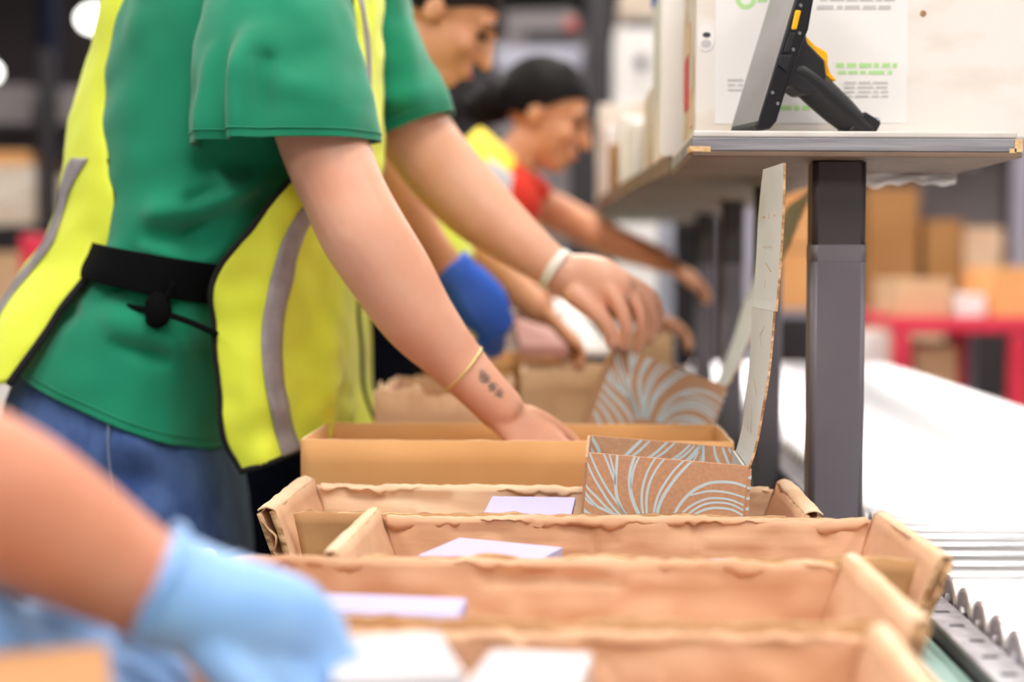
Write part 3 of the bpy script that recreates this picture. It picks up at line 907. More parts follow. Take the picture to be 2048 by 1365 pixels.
flatpack('lavender pack lying left of the printed mailer box', a.x - .05, a.x + .05, 1.59, 1.685, .8665, .008, (math.radians(3), 0, math.radians(-3)))
a = W(780, 1232, 1.13)
flatpack('thin lavender-topped white box next to the gloved fingers', a.x - .062, a.x + .058, 1.112, 1.17, .8632, .013, (0, math.radians(1), math.radians(-3)))
a = W(790, 1310, .93)
flatpack('white box under the gloved fingertips', a.x - .045, a.x + .038, .875, .985, .8245, .068, (0, 0, math.radians(14)), 'white_plastic')
a = W(1062, 1320, .93)
flatpack('white box lying right of the gloved hand at the bottom edge', a.x - .036, a.x + .034, .86, .965, .8245, .062, (0, 0, math.radians(-8)), 'white_plastic')

o = box('kraft_box', -.095, 0, -.10, 0, 0, .2, 'kraft_out', None, .003)
kc = W(140, 1288, .80)
o.location = (kc.x + .022, .80, TZ + .0005); o.rotation_euler = (0, 0, math.radians(20)); o.scale = (1, 1, (kc.z - TZ) / .2)
tag(o, 'corner of a kraft box between the two blue gloves at lower left', 'box')

# clear rounded plastic tip behind the glove
bc = W(400, 1118, 1.5)
e = empty('plastic_bottle', (bc.x, 1.5, TZ), 'clear rounded plastic tip sticking up behind the blue glove', 'bottle')
bm = bmesh.new()
prof = [(.0, .018), (.004, .020), (.07, .020), (.082, .013), (bc.z - TZ - .004, .0125)]
rings = [[Vector((bc.x + r * math.cos(2 * math.pi * k / 20), 1.5 + r * math.sin(2 * math.pi * k / 20), TZ + .001 + z)) for k in range(20)] for z, r in prof]
add_loft(bm, rings); bm_obj('bottle_body', bm, 'clear', e, True)
bm = bmesh.new(); add_ell(bm, Vector((bc.x, 1.5, bc.z)), (Vector((.0125, 0, 0)), Vector((0, .0125, 0)), Vector((0, 0, .0135)))); bm_obj('cap', bm, 'clear', e, True)

# white paper sheets on the far part of the table
def sheet_px(label, quad, m='paper_white', h=.003, nm='paper_sheet', cat='paper'):
    P = [W(*q) for q in quad]
    bm = bmesh.new()
    lo = [bm.verts.new(p - Vector((0, 0, h))) for p in P]; hi = [bm.verts.new(p) for p in P]
    bm.faces.new(lo[::-1]); bm.faces.new(hi)
    for i in range(4): bm.faces.new((lo[i], lo[(i + 1) % 4], hi[(i + 1) % 4], hi[i]))
    o = bm_obj(nm, bm, m)
    return tag(o, label, cat)
sheet_px('white padded envelope sloping over the far carton behind the worker\'s wrist', [(1030, 600, 2.95), (1110, 700, 2.75), (1225, 700, 2.75), (1140, 598, 2.95)], h=.012, nm='padded_envelope', cat='envelope')
_e = W(1080, 598, 2.93)
tag(box('white_box', _e.x - .09, _e.x + .05, 2.86, 2.94, TZ + .0065, _e.z - .022, 'paper_white', None, .003), 'white box inside the far carton propping up the padded envelope', 'box')
sheet_px('pinkish pouch lying below the white paper sheet', [(1028, 635, 2.70), (1040, 692, 2.66), (1135, 694, 2.66), (1100, 655, 2.70)], m='pouch', h=.02, nm='pouch', cat='pouch')

# ------------------------------------------------------------------ white carton and scanner on the shelf
def shelf_z(x): return sz + SHL - math.tan(ROLL) * (x - SX0)
CYF = 1.835
wx0 = W(1391, 200, CYF).x
e = empty('white_carton', (.40, 1.95, shelf_z(.4)), 'large white printed carton with a pasted label, behind the barcode scanner', 'carton')
zb = shelf_z(wx0 + .35) + .0005
cz = shelf_z(wx0) + .0008
bevel(box('carton_body', wx0, wx0 + .42, CYF, CYF + .20, cz, cz + .36, ['white_carton', 'white_carton'], e), .002)
o = box('carton_side', wx0 - .0012, wx0 - .0002, CYF + .003, CYF + .197, cz + .002, cz + .358, 'white_carton_side', e)
def on_face(name, px0, py0, px1, py1, m, d=.0006, par=e):
    a, b_ = W(px0, py0, CYF), W(px1, py1, CYF)
    return box(name, min(a.x, b_.x), max(a.x, b_.x), CYF - d, CYF - d + .0004, min(a.z, b_.z), max(a.z, b_.z), m, par)
lab = on_face('pasted_label', 1432, -110, 1812, 246, 'label_white')
def text_line(px0, px1, py, h, m, seed):
    """one printed line: word blocks"""
    random.seed(seed)
    x = px0
    bm = bmesh.new()
    while x < px1:
        w = random.uniform(10, 34)
        a, b_ = W(x, py - h / 2, CYF), W(min(px1, x + w), py + h / 2, CYF)
        add_box(bm, a.x, b_.x, CYF - .0011, CYF - .0007, b_.z, a.z)
        x += w + random.uniform(4, 7)
    bm_obj('printed_text_line', bm, m, lab)['kind'] = 'stuff'
text_line(1640, 1790, -2, 9, 'ink_grey', 1); text_line(1634, 1785, 15, 8, 'ink_grey', 2)
text_line(1672, 1794, 131, 9, 'ink_green', 3); text_line(1676, 1784, 145, 7, 'ink_green', 4)
for i, yy in enumerate((166, 175, 184, 193)): text_line(1688, 1776, yy, 4, 'ink_grey', 10 + i)
for i, yy in enumerate((160, 170, 180)): text_line(1456, 1486, yy, 4, 'ink_grey', 20 + i)
text_line(1560, 1625, 216, 9, 'ink_green', 30)
for (px, py, r) in ((1492, -2, 20), (1570, 18, 27)):
    c = W(px, py, CYF - .001); rr = r * CYF / F
    bm = bmesh.new()
    R0, R1 = [], []
    for k in range(28):
        a = 2 * math.pi * k / 28
        R0.append(Vector((c.x + rr * math.cos(a), CYF - .0009, c.z + rr * math.sin(a)))); R1.append(Vector((c.x + rr * .55 * math.cos(a), CYF - .0009, c.z + rr * .55 * math.sin(a))))
    add_loft(bm, [R0, R1], False, False); bm_obj('round_green_logo', bm, 'ink_green', lab)
text_line(1515, 1540, -4, 16, 'ink_green', 41)
c = W(1413, 76, CYF); k_ = CYF / F
def disc(name, px, py, rx, ry, m, d):
    c = W(px, py, CYF); bm = bmesh.new()
    vs = [bm.verts.new((c.x + rx * k_ * math.cos(2 * math.pi * k / 24), CYF - d, c.z + ry * k_ * math.sin(2 * math.pi * k / 24))) for k in range(24)]
    bm.faces.new(vs); bm_obj(name, bm, m, e)
disc('round_sticker', 1412, 76, 17, 27, 'label_white', .0008)
disc('sticker_dot', 1413, 70, 8, 5, 'ink_dark', .0012)
disc('sticker_smudge', 1412, 88, 10, 8, 'ink_grey', .0012)
disc('brown_spot', 1846, 27, 6, 6, 'kraft_edge', .0008)
# torn flaps of kraft on the left side of the carton
for (y0, y1, z0, z1, m_) in ((1.86, 1.90, .02, .07, 'kraft_pale'), (1.93, 1.99, .05, .12, 'red_paint'), (1.90, 1.96, .12, .16, 'kraft_pale')):
    box('torn_patch', wx0 - .003, wx0 - .0013, y0, y1, cz + z0, cz + z1, m_, e)

# barcode scanner: local x = away from screen, y = width, z = up
SY = 1.745
e = empty('barcode_scanner', W(1600, 252, SY), 'black handheld barcode scanner with yellow trigger standing on the shelf', 'scanner')
_sxs = 1 / math.cos(math.radians(18))
so = W(1500, 252, SY)
zoff = shelf_z(so.x) + .0006
sm = Matrix.Translation((so.x, SY, zoff)) @ Matrix.Rotation(math.radians(18), 4, 'Z')
def zp(x, y, yl=0.0):   # zoomed-photo point -> local side profile (x, z)
    px, py = 1380 + x / 4.551, y / 4.551
    p = W(px, py, SY)
    return ((p.x - so.x + yl * math.sin(math.radians(18))) * _sxs, p.z - W(1500, 258.5, SY).z)
def extr(name, prof, y0, y1, m, par=None, bev=.002, seg=3):
    bm = bmesh.new()
    P = [zp(*q, y0) for q in prof]
    a = [bm.verts.new(sm @ Vector((x, y0, z))) for x, z in P]; b = [bm.verts.new(sm @ Vector((x, y1, z))) for x, z in P]
    bm.faces.new(a); bm.faces.new(b[::-1])
    n = len(P)
    for i in range(n): bm.faces.new((a[i], b[i], b[(i + 1) % n], a[(i + 1) % n]))
    o = bm_obj(name, bm, m, par or e); 
    if bev: bevel(o, bev, seg)
    return o
HW = .038
dev = extr('device_body', [(1040, -330), (1180, -330), (1105, 0), (1060, 250), (930, 560), (860, 770), (760, 1090), (700, 1160), (590, 1175), (560, 1150), (930, 0)], -HW, HW, 'plastic_black', bev=.004)
extr('screen', [(1010, -300), (1022, -300), (585, 1095), (573, 1095)], -HW + .001, HW - .001, 'screen', dev, .0012)
extr('yellow_key', [(935, 85), (990, 85), (945, 262), (895, 262)], -HW - .0022, -HW + .002, 'yellow_plastic', dev, .0018)
extr('side_key', [(880, 290), (940, 290), (880, 470), (820, 470)], -HW - .0015, -HW + .002, 'rubber', dev, .001)
for (x, y) in ((980, 40), (970, 290), (715, 835), (765, 930), (910, 440)):
    px, z_ = zp(x, y, -HW)
    bm = bmesh.new(); add_cyl(bm, sm @ Vector((px, -HW - .001, z_)), sm @ Vector((px, -HW + .001, z_)), .0022, n=12); bm_obj('screw', bm, 'lamp_body', dev)
extr('side_clip', [(790, 500), (905, 490), (850, 640), (770, 590)], -HW - .002, -HW + .003, 'rubber', dev, .001)

extr('grip_neck', [(1060, 240), (1075, 340), (1240, 490), (1262, 640), (1240, 800), (1050, 820), (930, 745), (860, 765), (900, 560), (980, 430)], -.019, .019, 'rubber', bev=.006)
bm = bmesh.new()
gp = [(1000, 600, 135), (1130, 690, 150), (1290, 820, 150), (1450, 950, 142), (1590, 1060, 118), (1680, 1110, 80)]
add_tube(bm, [(sm @ Vector((zp(x, y, -.012)[0], 0, zp(x, y)[1])), r / 4.551 * SY / F, max(.012, .021 - .00004 * k)) for k, (x, y, r) in enumerate(gp)], N=24)
gr = bm_obj('pistol_grip', bm, 'rubber', e, True)
extr('grip_heel', [(1640, 950), (1790, 1030), (1800, 1060), (1760, 1130), (1690, 1180), (1540, 1185), (1480, 1130)], -.018, .018, 'rubber', gr, .005)
px, z_ = zp(1755, 1030, -.015)
bm = bmesh.new(); add_ell(bm, sm @ Vector((px, -.012, z_)), (Vector((.006, 0, 0)), Vector((0, .006, 0)), Vector((0, 0, .005)))); bm_obj('lanyard_loop', bm, 'lavender_post', gr, True)
extr('trigger', [(1046, 235), (1090, 285), (1160, 350), (1275, 405), (1288, 440), (1285, 560), (1320, 610), (1380, 668), (1330, 676), (1268, 630), (1252, 500), (1130, 440), (1060, 350)], -.0105, .0105, 'yellow_plastic', bev=.0022)

# white stock on the shelves behind
def stock(name, label, cat, x0, x1, y0, y1, h, m, z0=None, bev=.004, grp='white stock on the rear shelves', lidm=None):
    z0 = SBT + .0005 if z0 is None else z0
    e = empty(name, ((x0 + x1) / 2, (y0 + y1) / 2, z0), label, cat, grp)
    bevel(box('box_body', x0, x1, y0, y1, z0, z0 + h, m, e), bev)
    if lidm: bevel(box('lid', x0 - .004, x1 + .004, y0 - .004, y1 + .004, z0 + h, z0 + h + .02, lidm, e), .003)
    return e
stock('white_box', 'tall white box with a blue lid edge left of the scanner', 'box', .125, .30, 2.12, 2.32, .255, 'bag_white', lidm='glove_deep')
stock('white_box', 'white box with torn red and green print beside the tall white box', 'box', .122, .30, 2.36, 2.56, .135, 'white_carton_side')
stock('white_box', 'white film-wrapped pack at the overhanging shelf edge', 'box', .098, .30, 2.58, 2.75, .10, 'bag_white')
stock('white_box', 'white carton with a kraft strip on the farther shelf', 'box', .09, .30, 2.84, 3.02, .14, 'bag_white')
stock('kraft_box', 'narrow kraft box between white packs on the farther shelf', 'box', .072, .30, 3.04, 3.10, .10, 'brown_box')
stock('white_box', 'large white box on the last shelf above the bent head', 'box', .07, .34, 3.36, 3.62, .17, 'bag_white')
stock('white_box', 'pale box at the far end of the last shelf', 'box', .06, .34, 3.70, 4.1, .26, 'white_carton_side')
# ragged film and paper hanging under the shelf edge on the right
bm = bmesh.new()
rows = []
for j in range(6):
    r = []
    for i in range(31):
        u = i / 30
        x = SX0 + .25 + u * .135
        z = sb - .006 - j * .0032 * (1 + .8 * nz(Vector((x, 0, 0)), 40)) * (1 - .3 * u) - .004 * u
        r.append(Vector((x, 1.99 + .01 * nz(Vector((x, j * .1, 0)), 25), z)))
    rows.append(r)
add_loft(bm, rows, False, False, closed=False)
o = bm_obj('torn_film', bm, 'bag_white', None, True); solidify(o, .003, 0)
tag(o, 'ragged white film hanging under the shelf board right of the column', 'film')

# ------------------------------------------------------------------ people helpers
def add_hand(bm, wrist, d, n, s, sc=1.0, curl=(.35, .4, .45, .5), thumb=(.7, .65, -.25), fat=1.0, tcurl=.35):
    """wrist point, d = to fingertips, n = back-of-hand normal, s = thumb side"""
    d, n, s = d.normalized(), n.normalized(), s.normalized()
    secs = [(-.035, .029, .027), (-.010, .0295, .026), (.015, .034, .023), (.05, .041, .0165), (.075, .042, .0145), (.095, .038, .0115)]
    rings = []
    for a, ru, rv in secs:
        c = wrist + d * (a * sc) - n * (.002 * sc)
        rings.append([c + s * (math.cos(2 * math.pi * k / 20) * ru * sc * fat) + n * (math.sin(2 * math.pi * k / 20) * rv * sc * fat) for k in range(20)])
    add_loft(bm, rings)
    L = (.072, .080, .074, .058)
    for i, off in enumerate((.030, .010, -.010, -.029)):
        p = wrist + d * (.084 * sc) + s * (off * sc)
        dirv = (d + s * (off * 1.6)).normalized()
        pts = [(p, .0095 * sc * fat, .0095 * sc * fat)]
        for k, fr in enumerate((.44, .31, .25)):
            ang = curl[i] * (1.0 if k else .8)
            dirv = (dirv * math.cos(ang) - n * math.sin(ang)).normalized() if k == 0 else (Matrix.Rotation(-ang, 3, s) @ dirv if (Matrix.Rotation(-ang, 3, s) @ dirv).dot(n) < dirv.dot(n) else Matrix.Rotation(ang, 3, s) @ dirv)
            p = p + dirv * (L[i] * fr * sc)
            r = (.0088, .0080, .0066)[k] * sc * fat
            pts.append((p, r, r))
        add_tube(bm, pts, N=12, sub=3)
    p = wrist + d * (.022 * sc) + s * (.026 * sc)
    dirv = (d * thumb[0] + s * thumb[1] + n * thumb[2]).normalized()
    pts = [(p, .014 * sc * fat, .014 * sc * fat)]
    for k, l in enumerate((.038, .032, .024)):
        p = p + dirv * (l * sc)
        r = (.0115, .0100, .0080)[k] * sc * fat
        pts.append((p, r, r))
        dirv = (dirv + d * tcurl * .8 - s * tcurl * .5).normalized()
    add_tube(bm, pts, N=12, sub=3)

def add_head(bm, c, fw, up, sc=1.0):
    fw = fw.normalized(); sd = up.cross(fw).normalized(); up = fw.cross(sd).normalized()
    E = lambda f, s, u, rf, rs, ru: add_ell(bm, c + (fw * f + sd * s + up * u) * sc, (fw * rf * sc, sd * rs * sc, up * ru * sc))
    E(-.012, 0, .030, .098, .076, .088)
    E(.030, 0, -.030, .068, .062, .085)
    E(.058, 0, -.090, .034, .034, .028)
    E(.012, 0, -.075, .055, .055, .036)
    E(.086, 0, .024, .016, .050, .013)
    E(.095, 0, -.066, .012, .024, .013)
    for q in (-1, 1):
        E(-.005, q * .076, -.008, .020, .010, .031)
        E(.070, q * .040, -.028, .022, .020, .022)
    N0 = c + (fw * .094 + up * .016) * sc
    add_tube(bm, [(N0, .008 * sc, .008 * sc), (c + (fw * .108 - up * .012) * sc, .010 * sc, .010 * sc), (c + (fw * .118 - up * .034) * sc, .014 * sc, .013 * sc)], N=10, sub=3, ref=sd)
    return fw, sd, up

def face_details(e, c, fw, sd, up, sc=1.0, hair='hair'):
    for q in (-1, 1):
        bm = bmesh.new(); add_ell(bm, c + (fw * .089 + sd * q * .032 + up * .004) * sc, (fw * .010 * sc, sd * .014 * sc, up * .007 * sc), 14, 8); bm_obj('eye', bm, 'eye', e, True)
        bm = bmesh.new(); add_tube(bm, [(c + (fw * .104 + sd * q * .014 + up * .026) * sc, .003, .004), (c + (fw * .100 + sd * q * .034 + up * .032) * sc, .0035, .004), (c + (fw * .086 + sd * q * .050 + up * .026) * sc, .002, .003)], N=8, sub=3); bm_obj('eyebrow', bm, hair, e, True)
    bm = bmesh.new(); add_ell(bm, c + (fw * .104 - up * .066) * sc, (fw * .005 * sc, sd * .021 * sc, up * .006 * sc), 14, 8); bm_obj('lips', bm, 'lip', e, True)

def hair_cap(e, c, fw, sd, up, m, sc=1.0, bun=None, fringe=.0):
    bm = bmesh.new()
    n, k = 36, 22
    rings = []
    cc = c + (fw * -.020 + up * .034) * sc
    for j in range(1, k):
        th = math.pi * .78 * j / k
        ring = []
        for i in range(n):
            a = 2 * math.pi * i / n
            dv = fw * math.cos(a) * math.sin(th) + sd * math.sin(a) * math.sin(th) + up * math.cos(th)
            front = max(0.0, math.cos(a))
            t2 = min(th, math.pi * (.78 - .36 * front - .08 * abs(math.sin(a)) - fringe))
            dv = fw * math.cos(a) * math.sin(t2) + sd * math.sin(a) * math.sin(t2) + up * math.cos(t2)
            p = cc + (fw * dv.dot(fw) * .106 + sd * dv.dot(sd) * .086 + up * dv.dot(up) * .098) * sc
            ring.append(p + (p - cc).normalized() * .003 * nz(p, 40))
        rings.append(ring)
    rv = add_loft(bm, rings, True, True)
    o = bm_obj('hair', bm, m, e, True)
    if bun:
        bm = bmesh.new()
        for (f, u, r) in bun:
            add_ell(bm, c + (fw * f + up * u) * sc, (fw * r * sc, sd * r * .9 * sc, up * r * sc))
        bm_obj('hair_bun', bm, m, o, True)
    return o

def shoe(e, toe_dir, ankle):
    bm = bmesh.new()
    t = toe_dir.normalized()
    z = Vector((0, 0, 1))
    base = Vector((ankle.x, ankle.y, 0))
    add_tube(bm, [(base - t * .06 + z * .045, .040, .043), (base + z * .05, .042, .048), (base + t * .09 + z * .040, .045, .038), (base + t * .17 + z * .030, .040, .028)], N=16, sub=4, ref=z)
    for v in bm.verts: v.co.z = max(.001, v.co.z)
    return bm_obj('shoe', bm, 'shoe', e, True)

V = Vector
# ------------------------------------------------------------------ the green-shirted worker
P1 = empty('person', (W(300, 800, 2.05).x, 2.05, 0), 'worker in green t-shirt, open yellow vest and jeans reaching over the trays', 'person')
k2 = 2.0 / F
bm = bmesh.new()
# torso, neck, head (above the frame), legs inside the trousers
add_tube(bm, [(W(280, 860, 2.05), .10, .14), (W(360, 600, 2.05), .095, .13), (W(420, 350, 2.05), .10, .135), (W(500, 100, 2.05), .105, .15), (W(570, -40, 2.05), .08, .13), (W(615, -130, 2.05), .055, .06), (W(650, -200, 2.05), .052, .055)], ref=V((0, 1, 0)))
hc = W(690, -290, 2.05)
hf = V((.86, 0, -.5)); hu = V((.5, 0, .86))
h1 = add_head(bm, hc, hf, hu)
for Yl in (1.96, 2.15):
    add_tube(bm, [(W(280, 930, Yl), .085, .075), (W(290, 1500, Yl), .055, .05), (W(290, 1850, Yl), .045, .04), (V((W(290, 1850, Yl).x, Yl, .09)), .035, .035)])
def arm(pts):
    add_tube(bm, [(W(x, y, Y), r * Y / F, r * Y / F * .94) for x, y, Y, r in pts], N=22, sub=6)
# near arm
arm([(560, 30, 1.90, 88), (604, 160, 1.848, 88), (648, 290, 1.83, 89), (688, 388, 1.822, 86), (727, 466, 1.82, 88), (782, 552, 1.835, 85), (834, 634, 1.85, 76), (900, 710, 1.868, 60), (958, 772, 1.875, 50), (1004, 820, 1.885, 47)])
# elbow point
add_ell(bm, W(702, 464, 1.783), (V((.021, 0, .008)), V((0, .016, 0)), V((-.008, 0, .026))))
add_ell(bm, W(676, 480, 1.805), (V((.016, 0, .010)), V((0, .018, 0)), V((-.010, 0, .016))))
add_hand(bm, W(1008, 822, 1.885), W(1135, 938, 1.905) - W(1008, 822, 1.885), V((.25, -.62, .60)), V((.55, .60, .25)), 1.0, curl=(.5, .55, .6, .65))
# far arm
arm([(700, 60, 2.19, 90), (765, 170, 2.21, 90), (832, 268, 2.22, 76), (880, 335, 2.22, 75), (952, 412, 2.21, 70), (1030, 478, 2.19, 56), (1100, 532, 2.175, 43), (1135, 552, 2.17, 40)])
# far hand: palm then explicit fingers closing on the box edge
KH = 2.16 / F
def hp(x, y, Y=2.16): return W(x, y, Y)
add_tube(bm, [(hp(1120, 545, 2.172), .031, .027), (hp(1160, 560, 2.168), .041, .026), (hp(1205, 572, 2.162), .042, .027), (hp(1240, 578, 2.165), .030, .030)], N=20)
def finger(pts):
    add_tube(bm, [(hp(x, y, Y), r, r) for x, y, Y, r in pts], N=14, sub=4)
finger([(1150, 590, 2.150, .018), (1188, 622, 2.138, .0155), (1214, 652, 2.134, .0125), (1224, 690, 2.140, .0095)])
finger([(1215, 575, 2.148, .015), (1240, 612, 2.132, .0115), (1254, 655, 2.130, .0102), (1250, 694, 2.142, .0085)])
finger([(1232, 562, 2.168, .014), (1272, 604, 2.152, .0108), (1284, 650, 2.152, .0096), (1276, 698, 2.162, .0082)])
finger([(1240, 556, 2.190, .013), (1292, 598, 2.182, .0104), (1306, 642, 2.182, .0092), (1298, 686, 2.186, .0078)])
finger([(1242, 554, 2.208, .012), (1302, 590, 2.210, .0094), (1318, 628, 2.212, .0084), (1314, 664, 2.212, .0070)])
body = bm_obj('body', bm, 'skin_a', P1, True)
remesh(body, .0038, 4)
tat = [W(x, y, Yt) for x, y, Yt in ((966, 752, 1.848), (971, 759, 1.848), (986, 774, 1.850), (1000, 787, 1.852))]
add_tattoo(M['skin_a'], tat, .0130)
face_details(P1, hc, *h1); hair_cap(P1, hc, *h1, 'hair_brown', bun=[(-.12, .03, .045)])

# fingernails of the far hand
for (x, y, Y) in ((1224, 690, 2.131), (1250, 694, 2.134)):
    bm = bmesh.new(); add_ell(bm, hp(x, y, Y), (V((.0045, 0, 0)), V((0, .0016, 0)), V((0, 0, .006))), 12, 8); bm_obj('fingernail', bm, 'pouch', P1, True)

# t-shirt
fl = lambda x0, y0, x1, y1, Y, a, w: (W(x0, y0, Y), W(x1, y1, Y), a, w)
folds = [fl(250, 300, 300, 330, 1.93, -.008, .010), fl(480, 360, 380, 400, 1.87, -.008, .009), fl(540, 400, 360, 470, 1.87, -.008, .008), fl(420, 540, 300, 500, 1.87, .007, .012),
         fl(380, 20, 375, 200, 1.88, -.014, .014), fl(330, 120, 378, 300, 1.88, .010, .014), fl(230, 580, 300, 600, 1.88, -.009, .010), fl(240, 690, 330, 720, 1.87, -.007, .009), fl(360, 690, 440, 740, 1.86, .006, .012),
         fl(560, 350, 330, 430, 1.88, .013, .020), fl(330, 430, 250, 520, 1.90, .010, .02), fl(330, 372, 240, 392, 1.92, -.014, .010), fl(540, 330, 430, 330, 1.87, -.012, .022),
         fl(560, 420, 430, 520, 1.88, .010, .022), fl(420, 480, 330, 470, 1.88, -.007, .02), fl(300, 50, 385, 230, 1.9, .010, .02), fl(270, 120, 340, 260, 1.92, -.009, .016),
         fl(250, 640, 420, 720, 1.87, .006, .03), fl(160, 640, 260, 720, 1.9, -.008, .016), fl(300, 700, 430, 780, 1.87, -.004, .02), fl(380, 600, 400, 760, 1.87, .006, .03)]
keys = [(82, 722, 458, 888, 2.05, .196), (118, 655, 468, 795, 2.05, .192), (170, 590, 495, 690, 2.05, .185), (214, 530, 528, 595, 2.05, .175), (232, 450, 570, 490, 2.05, .180),
        (232, 350, 615, 400, 2.05, .186), (232, 250, 670, 300, 2.05, .194), (240, 150, 700, 200, 2.05, .200), (256, 50, 715, 100, 2.05, .205), (295, -50, 716, 0, 2.05, .200), (385, -120, 700, -70, 2.05, .165), (500, -165, 665, -130, 2.05, .08)]
bm = bmesh.new()
add_loft(bm, cloth_rings(keys, 130, 130, folds=folds, amp=.009, ns=9, seed=2), False, False)
sfold = [fl(520, 20, 420, 250, 1.75, .006, .02), fl(440, 30, 440, 280, 1.75, -.010, .014), fl(490, 60, 480, 285, 1.75, .008, .016), fl(530, 120, 525, 285, 1.75, -.007, .014),
         fl(640, 60, 590, 130, 1.75, -.005, .02), fl(700, 200, 560, 150, 1.75, .005, .03), fl(405, 100, 395, 280, 1.76, .006, .015)]
near_sleeve = [(378, 292, 757, 282, 1.835, .096), (380, 225, 752, 230, 1.84, .097), (386, 140, 738, 160, 1.85, .098), (398, 60, 722, 80, 1.87, .098), (418, -20, 704, 0, 1.90, .095), (450, -90, 680, -60, 1.96, .085)]
add_loft(bm, cloth_rings(near_sleeve, 80, 110, e=2.2, folds=sfold, amp=.007, ns=11, seed=9), False, False)
far_sleeve = [(752, 288, 905, 226, 2.215, .088), (735, 230, 880, 165, 2.21, .09), (715, 160, 850, 95, 2.20, .092), (690, 80, 822, 20, 2.19, .095), (660, 0, 800, -50, 2.17, .095), (620, -80, 740, -110, 2.13, .085)]
add_loft(bm, cloth_rings(far_sleeve, 34, 44, e=2.2, amp=.009, ns=12, seed=15, folds=[fl(760, 200, 850, 190, 2.12, .006, .02), fl(760, 240, 860, 230, 2.12, -.006, .012)]), False, False)
shirt = bm_obj('t_shirt', bm, 'shirt', P1, True)
solidify(shirt, .0025, -1)

# stitched hems of the sleeves and the body
def hem_line(keys, row, N, e=2.4, **k):
    rr = cloth_rings(keys, 40, N, e=e, **k)[row]
    c = sum(rr, V((0, 0, 0))) / len(rr)
    bm_ = bmesh.new(); add_tube(bm_, [(p + (p - c).normalized() * .0006, .0011, .0011) for p in rr + [rr[0]]], N=6, sub=1, round_end=False)
    bm_obj('hem_seam', bm_, 'shirt', shirt, True)
hem_line(near_sleeve, 3, 110, 2.2, folds=sfold, amp=.007, ns=11, seed=9)
hem_line(far_sleeve, 3, 44, 2.2, amp=.009, ns=12, seed=15)
hem_line(keys, 1, 130, folds=folds, amp=.009, ns=9, seed=2)

# jeans
jk = [(92, 700, 452, 850, 2.05, .178), (62, 745, 458, 890, 2.05, .184), (34, 820, 474, 950, 2.05, .192), (20, 920, 486, 1030, 2.05, .196), (30, 1030, 493, 1100, 2.05, .194), (45, 1150, 494, 1190, 2.05, .188)]
bm = bmesh.new()
jf = [fl(250, 880, 440, 930, 1.87, .006, .02), fl(230, 960, 470, 1000, 1.87, -.006, .02), fl(260, 1040, 485, 1060, 1.87, .006, .018), fl(130, 860, 200, 900, 1.88, -.006, .012)]
add_loft(bm, cloth_rings(jk, 34, 64, folds=jf, amp=.003, ns=14, seed=5), True, True)
for Yl, dx in ((1.955, 0), (2.15, -6)):
    lk = [(50 + dx, 1080, 494 + dx, 1110, Yl, .098), (85 + dx, 1300, 470 + dx, 1320, Yl, .095), (150 + dx, 1600, 415 + dx, 1610, Yl, .078), (175 + dx, 1850, 395 + dx, 1850, Yl, .07), (190 + dx, 2110, 380 + dx, 2110, Yl, .07)]
    add_loft(bm, cloth_rings(lk, 30, 32, amp=.004, ns=10, seed=6), True, True)
jeans = bm_obj('jeans', bm, 'denim', P1, True)
def on_jeans(x, y):
    """point on the near surface of the jeans under pixel (x, y)"""
    s = None
    for i in range(101):
        k = cr(jk, i / 100 * (len(jk) - 1))
        u = (x - (k[0] + k[2]) / 2) / ((k[2] - k[0]) / 2)
        yy = k[1] + (k[3] - k[1]) * (u + 1) / 2
        if s is None or abs(yy - y) < s[0]: s = (abs(yy - y), u, k)
    u = max(-.97, min(.97, s[1])); k = s[2]
    return W(x, y, k[4] - k[5] * (1 - abs(u) ** 2.4) ** (1 / 2.4) - .003)
for pts in ([(108, 752), (110, 790), (106, 830), (104, 860)], [(222, 800), (217, 850), (216, 900), (222, 960), (228, 1010)], [(222, 806), (214, 815), (214, 850)]):
    cord('stitched_seam', [on_jeans(*p) for p in pts], .0016, 'denim_seam', jeans)
shoe(P1, V((1, 0, 0)), V((W(290, 1850, 1.955).x, 1.955, 0))); shoe(P1, V((1, .1, 0)), V((W(284, 1850, 2.15).x, 2.15, 0)))

# belt, pouch and cord over the shirt
bk = [(194, 545, 518, 612, 2.05, .200), (199, 527, 526, 594, 2.05, .2005), (211, 505, 540, 568, 2.05, .2000), (219, 484, 554, 540, 2.05, .199)]
bm = bmesh.new(); add_loft(bm, cloth_rings(bk, 10, 64, amp=.001), False, False)
belt = bm_obj('waist_belt', bm, 'belt', P1, True); solidify(belt, .004, 1)
bm = bmesh.new(); add_ell(bm, W(316, 620, 1.848), (V((.018, 0, 0)), V((0, .014, 0)), V((0, 0, .024)))); add_ell(bm, W(312, 640, 1.850), (V((.014, 0, 0)), V((0, .012, 0)), V((0, 0, .012))))
bm_obj('toggle', bm, 'belt', belt, True)
cord('drawstring', [W(150, 575, 1.95), W(190, 590, 1.90), W(250, 612, 1.866), W(316, 624, 1.852), W(380, 645, 1.847), W(432, 668, 1.850)], .0042, 'belt', belt)
cord('toggle_strap', [W(345, 570, 1.843), W(338, 590, 1.845), W(322, 612, 1.847)], .005, 'belt', belt)

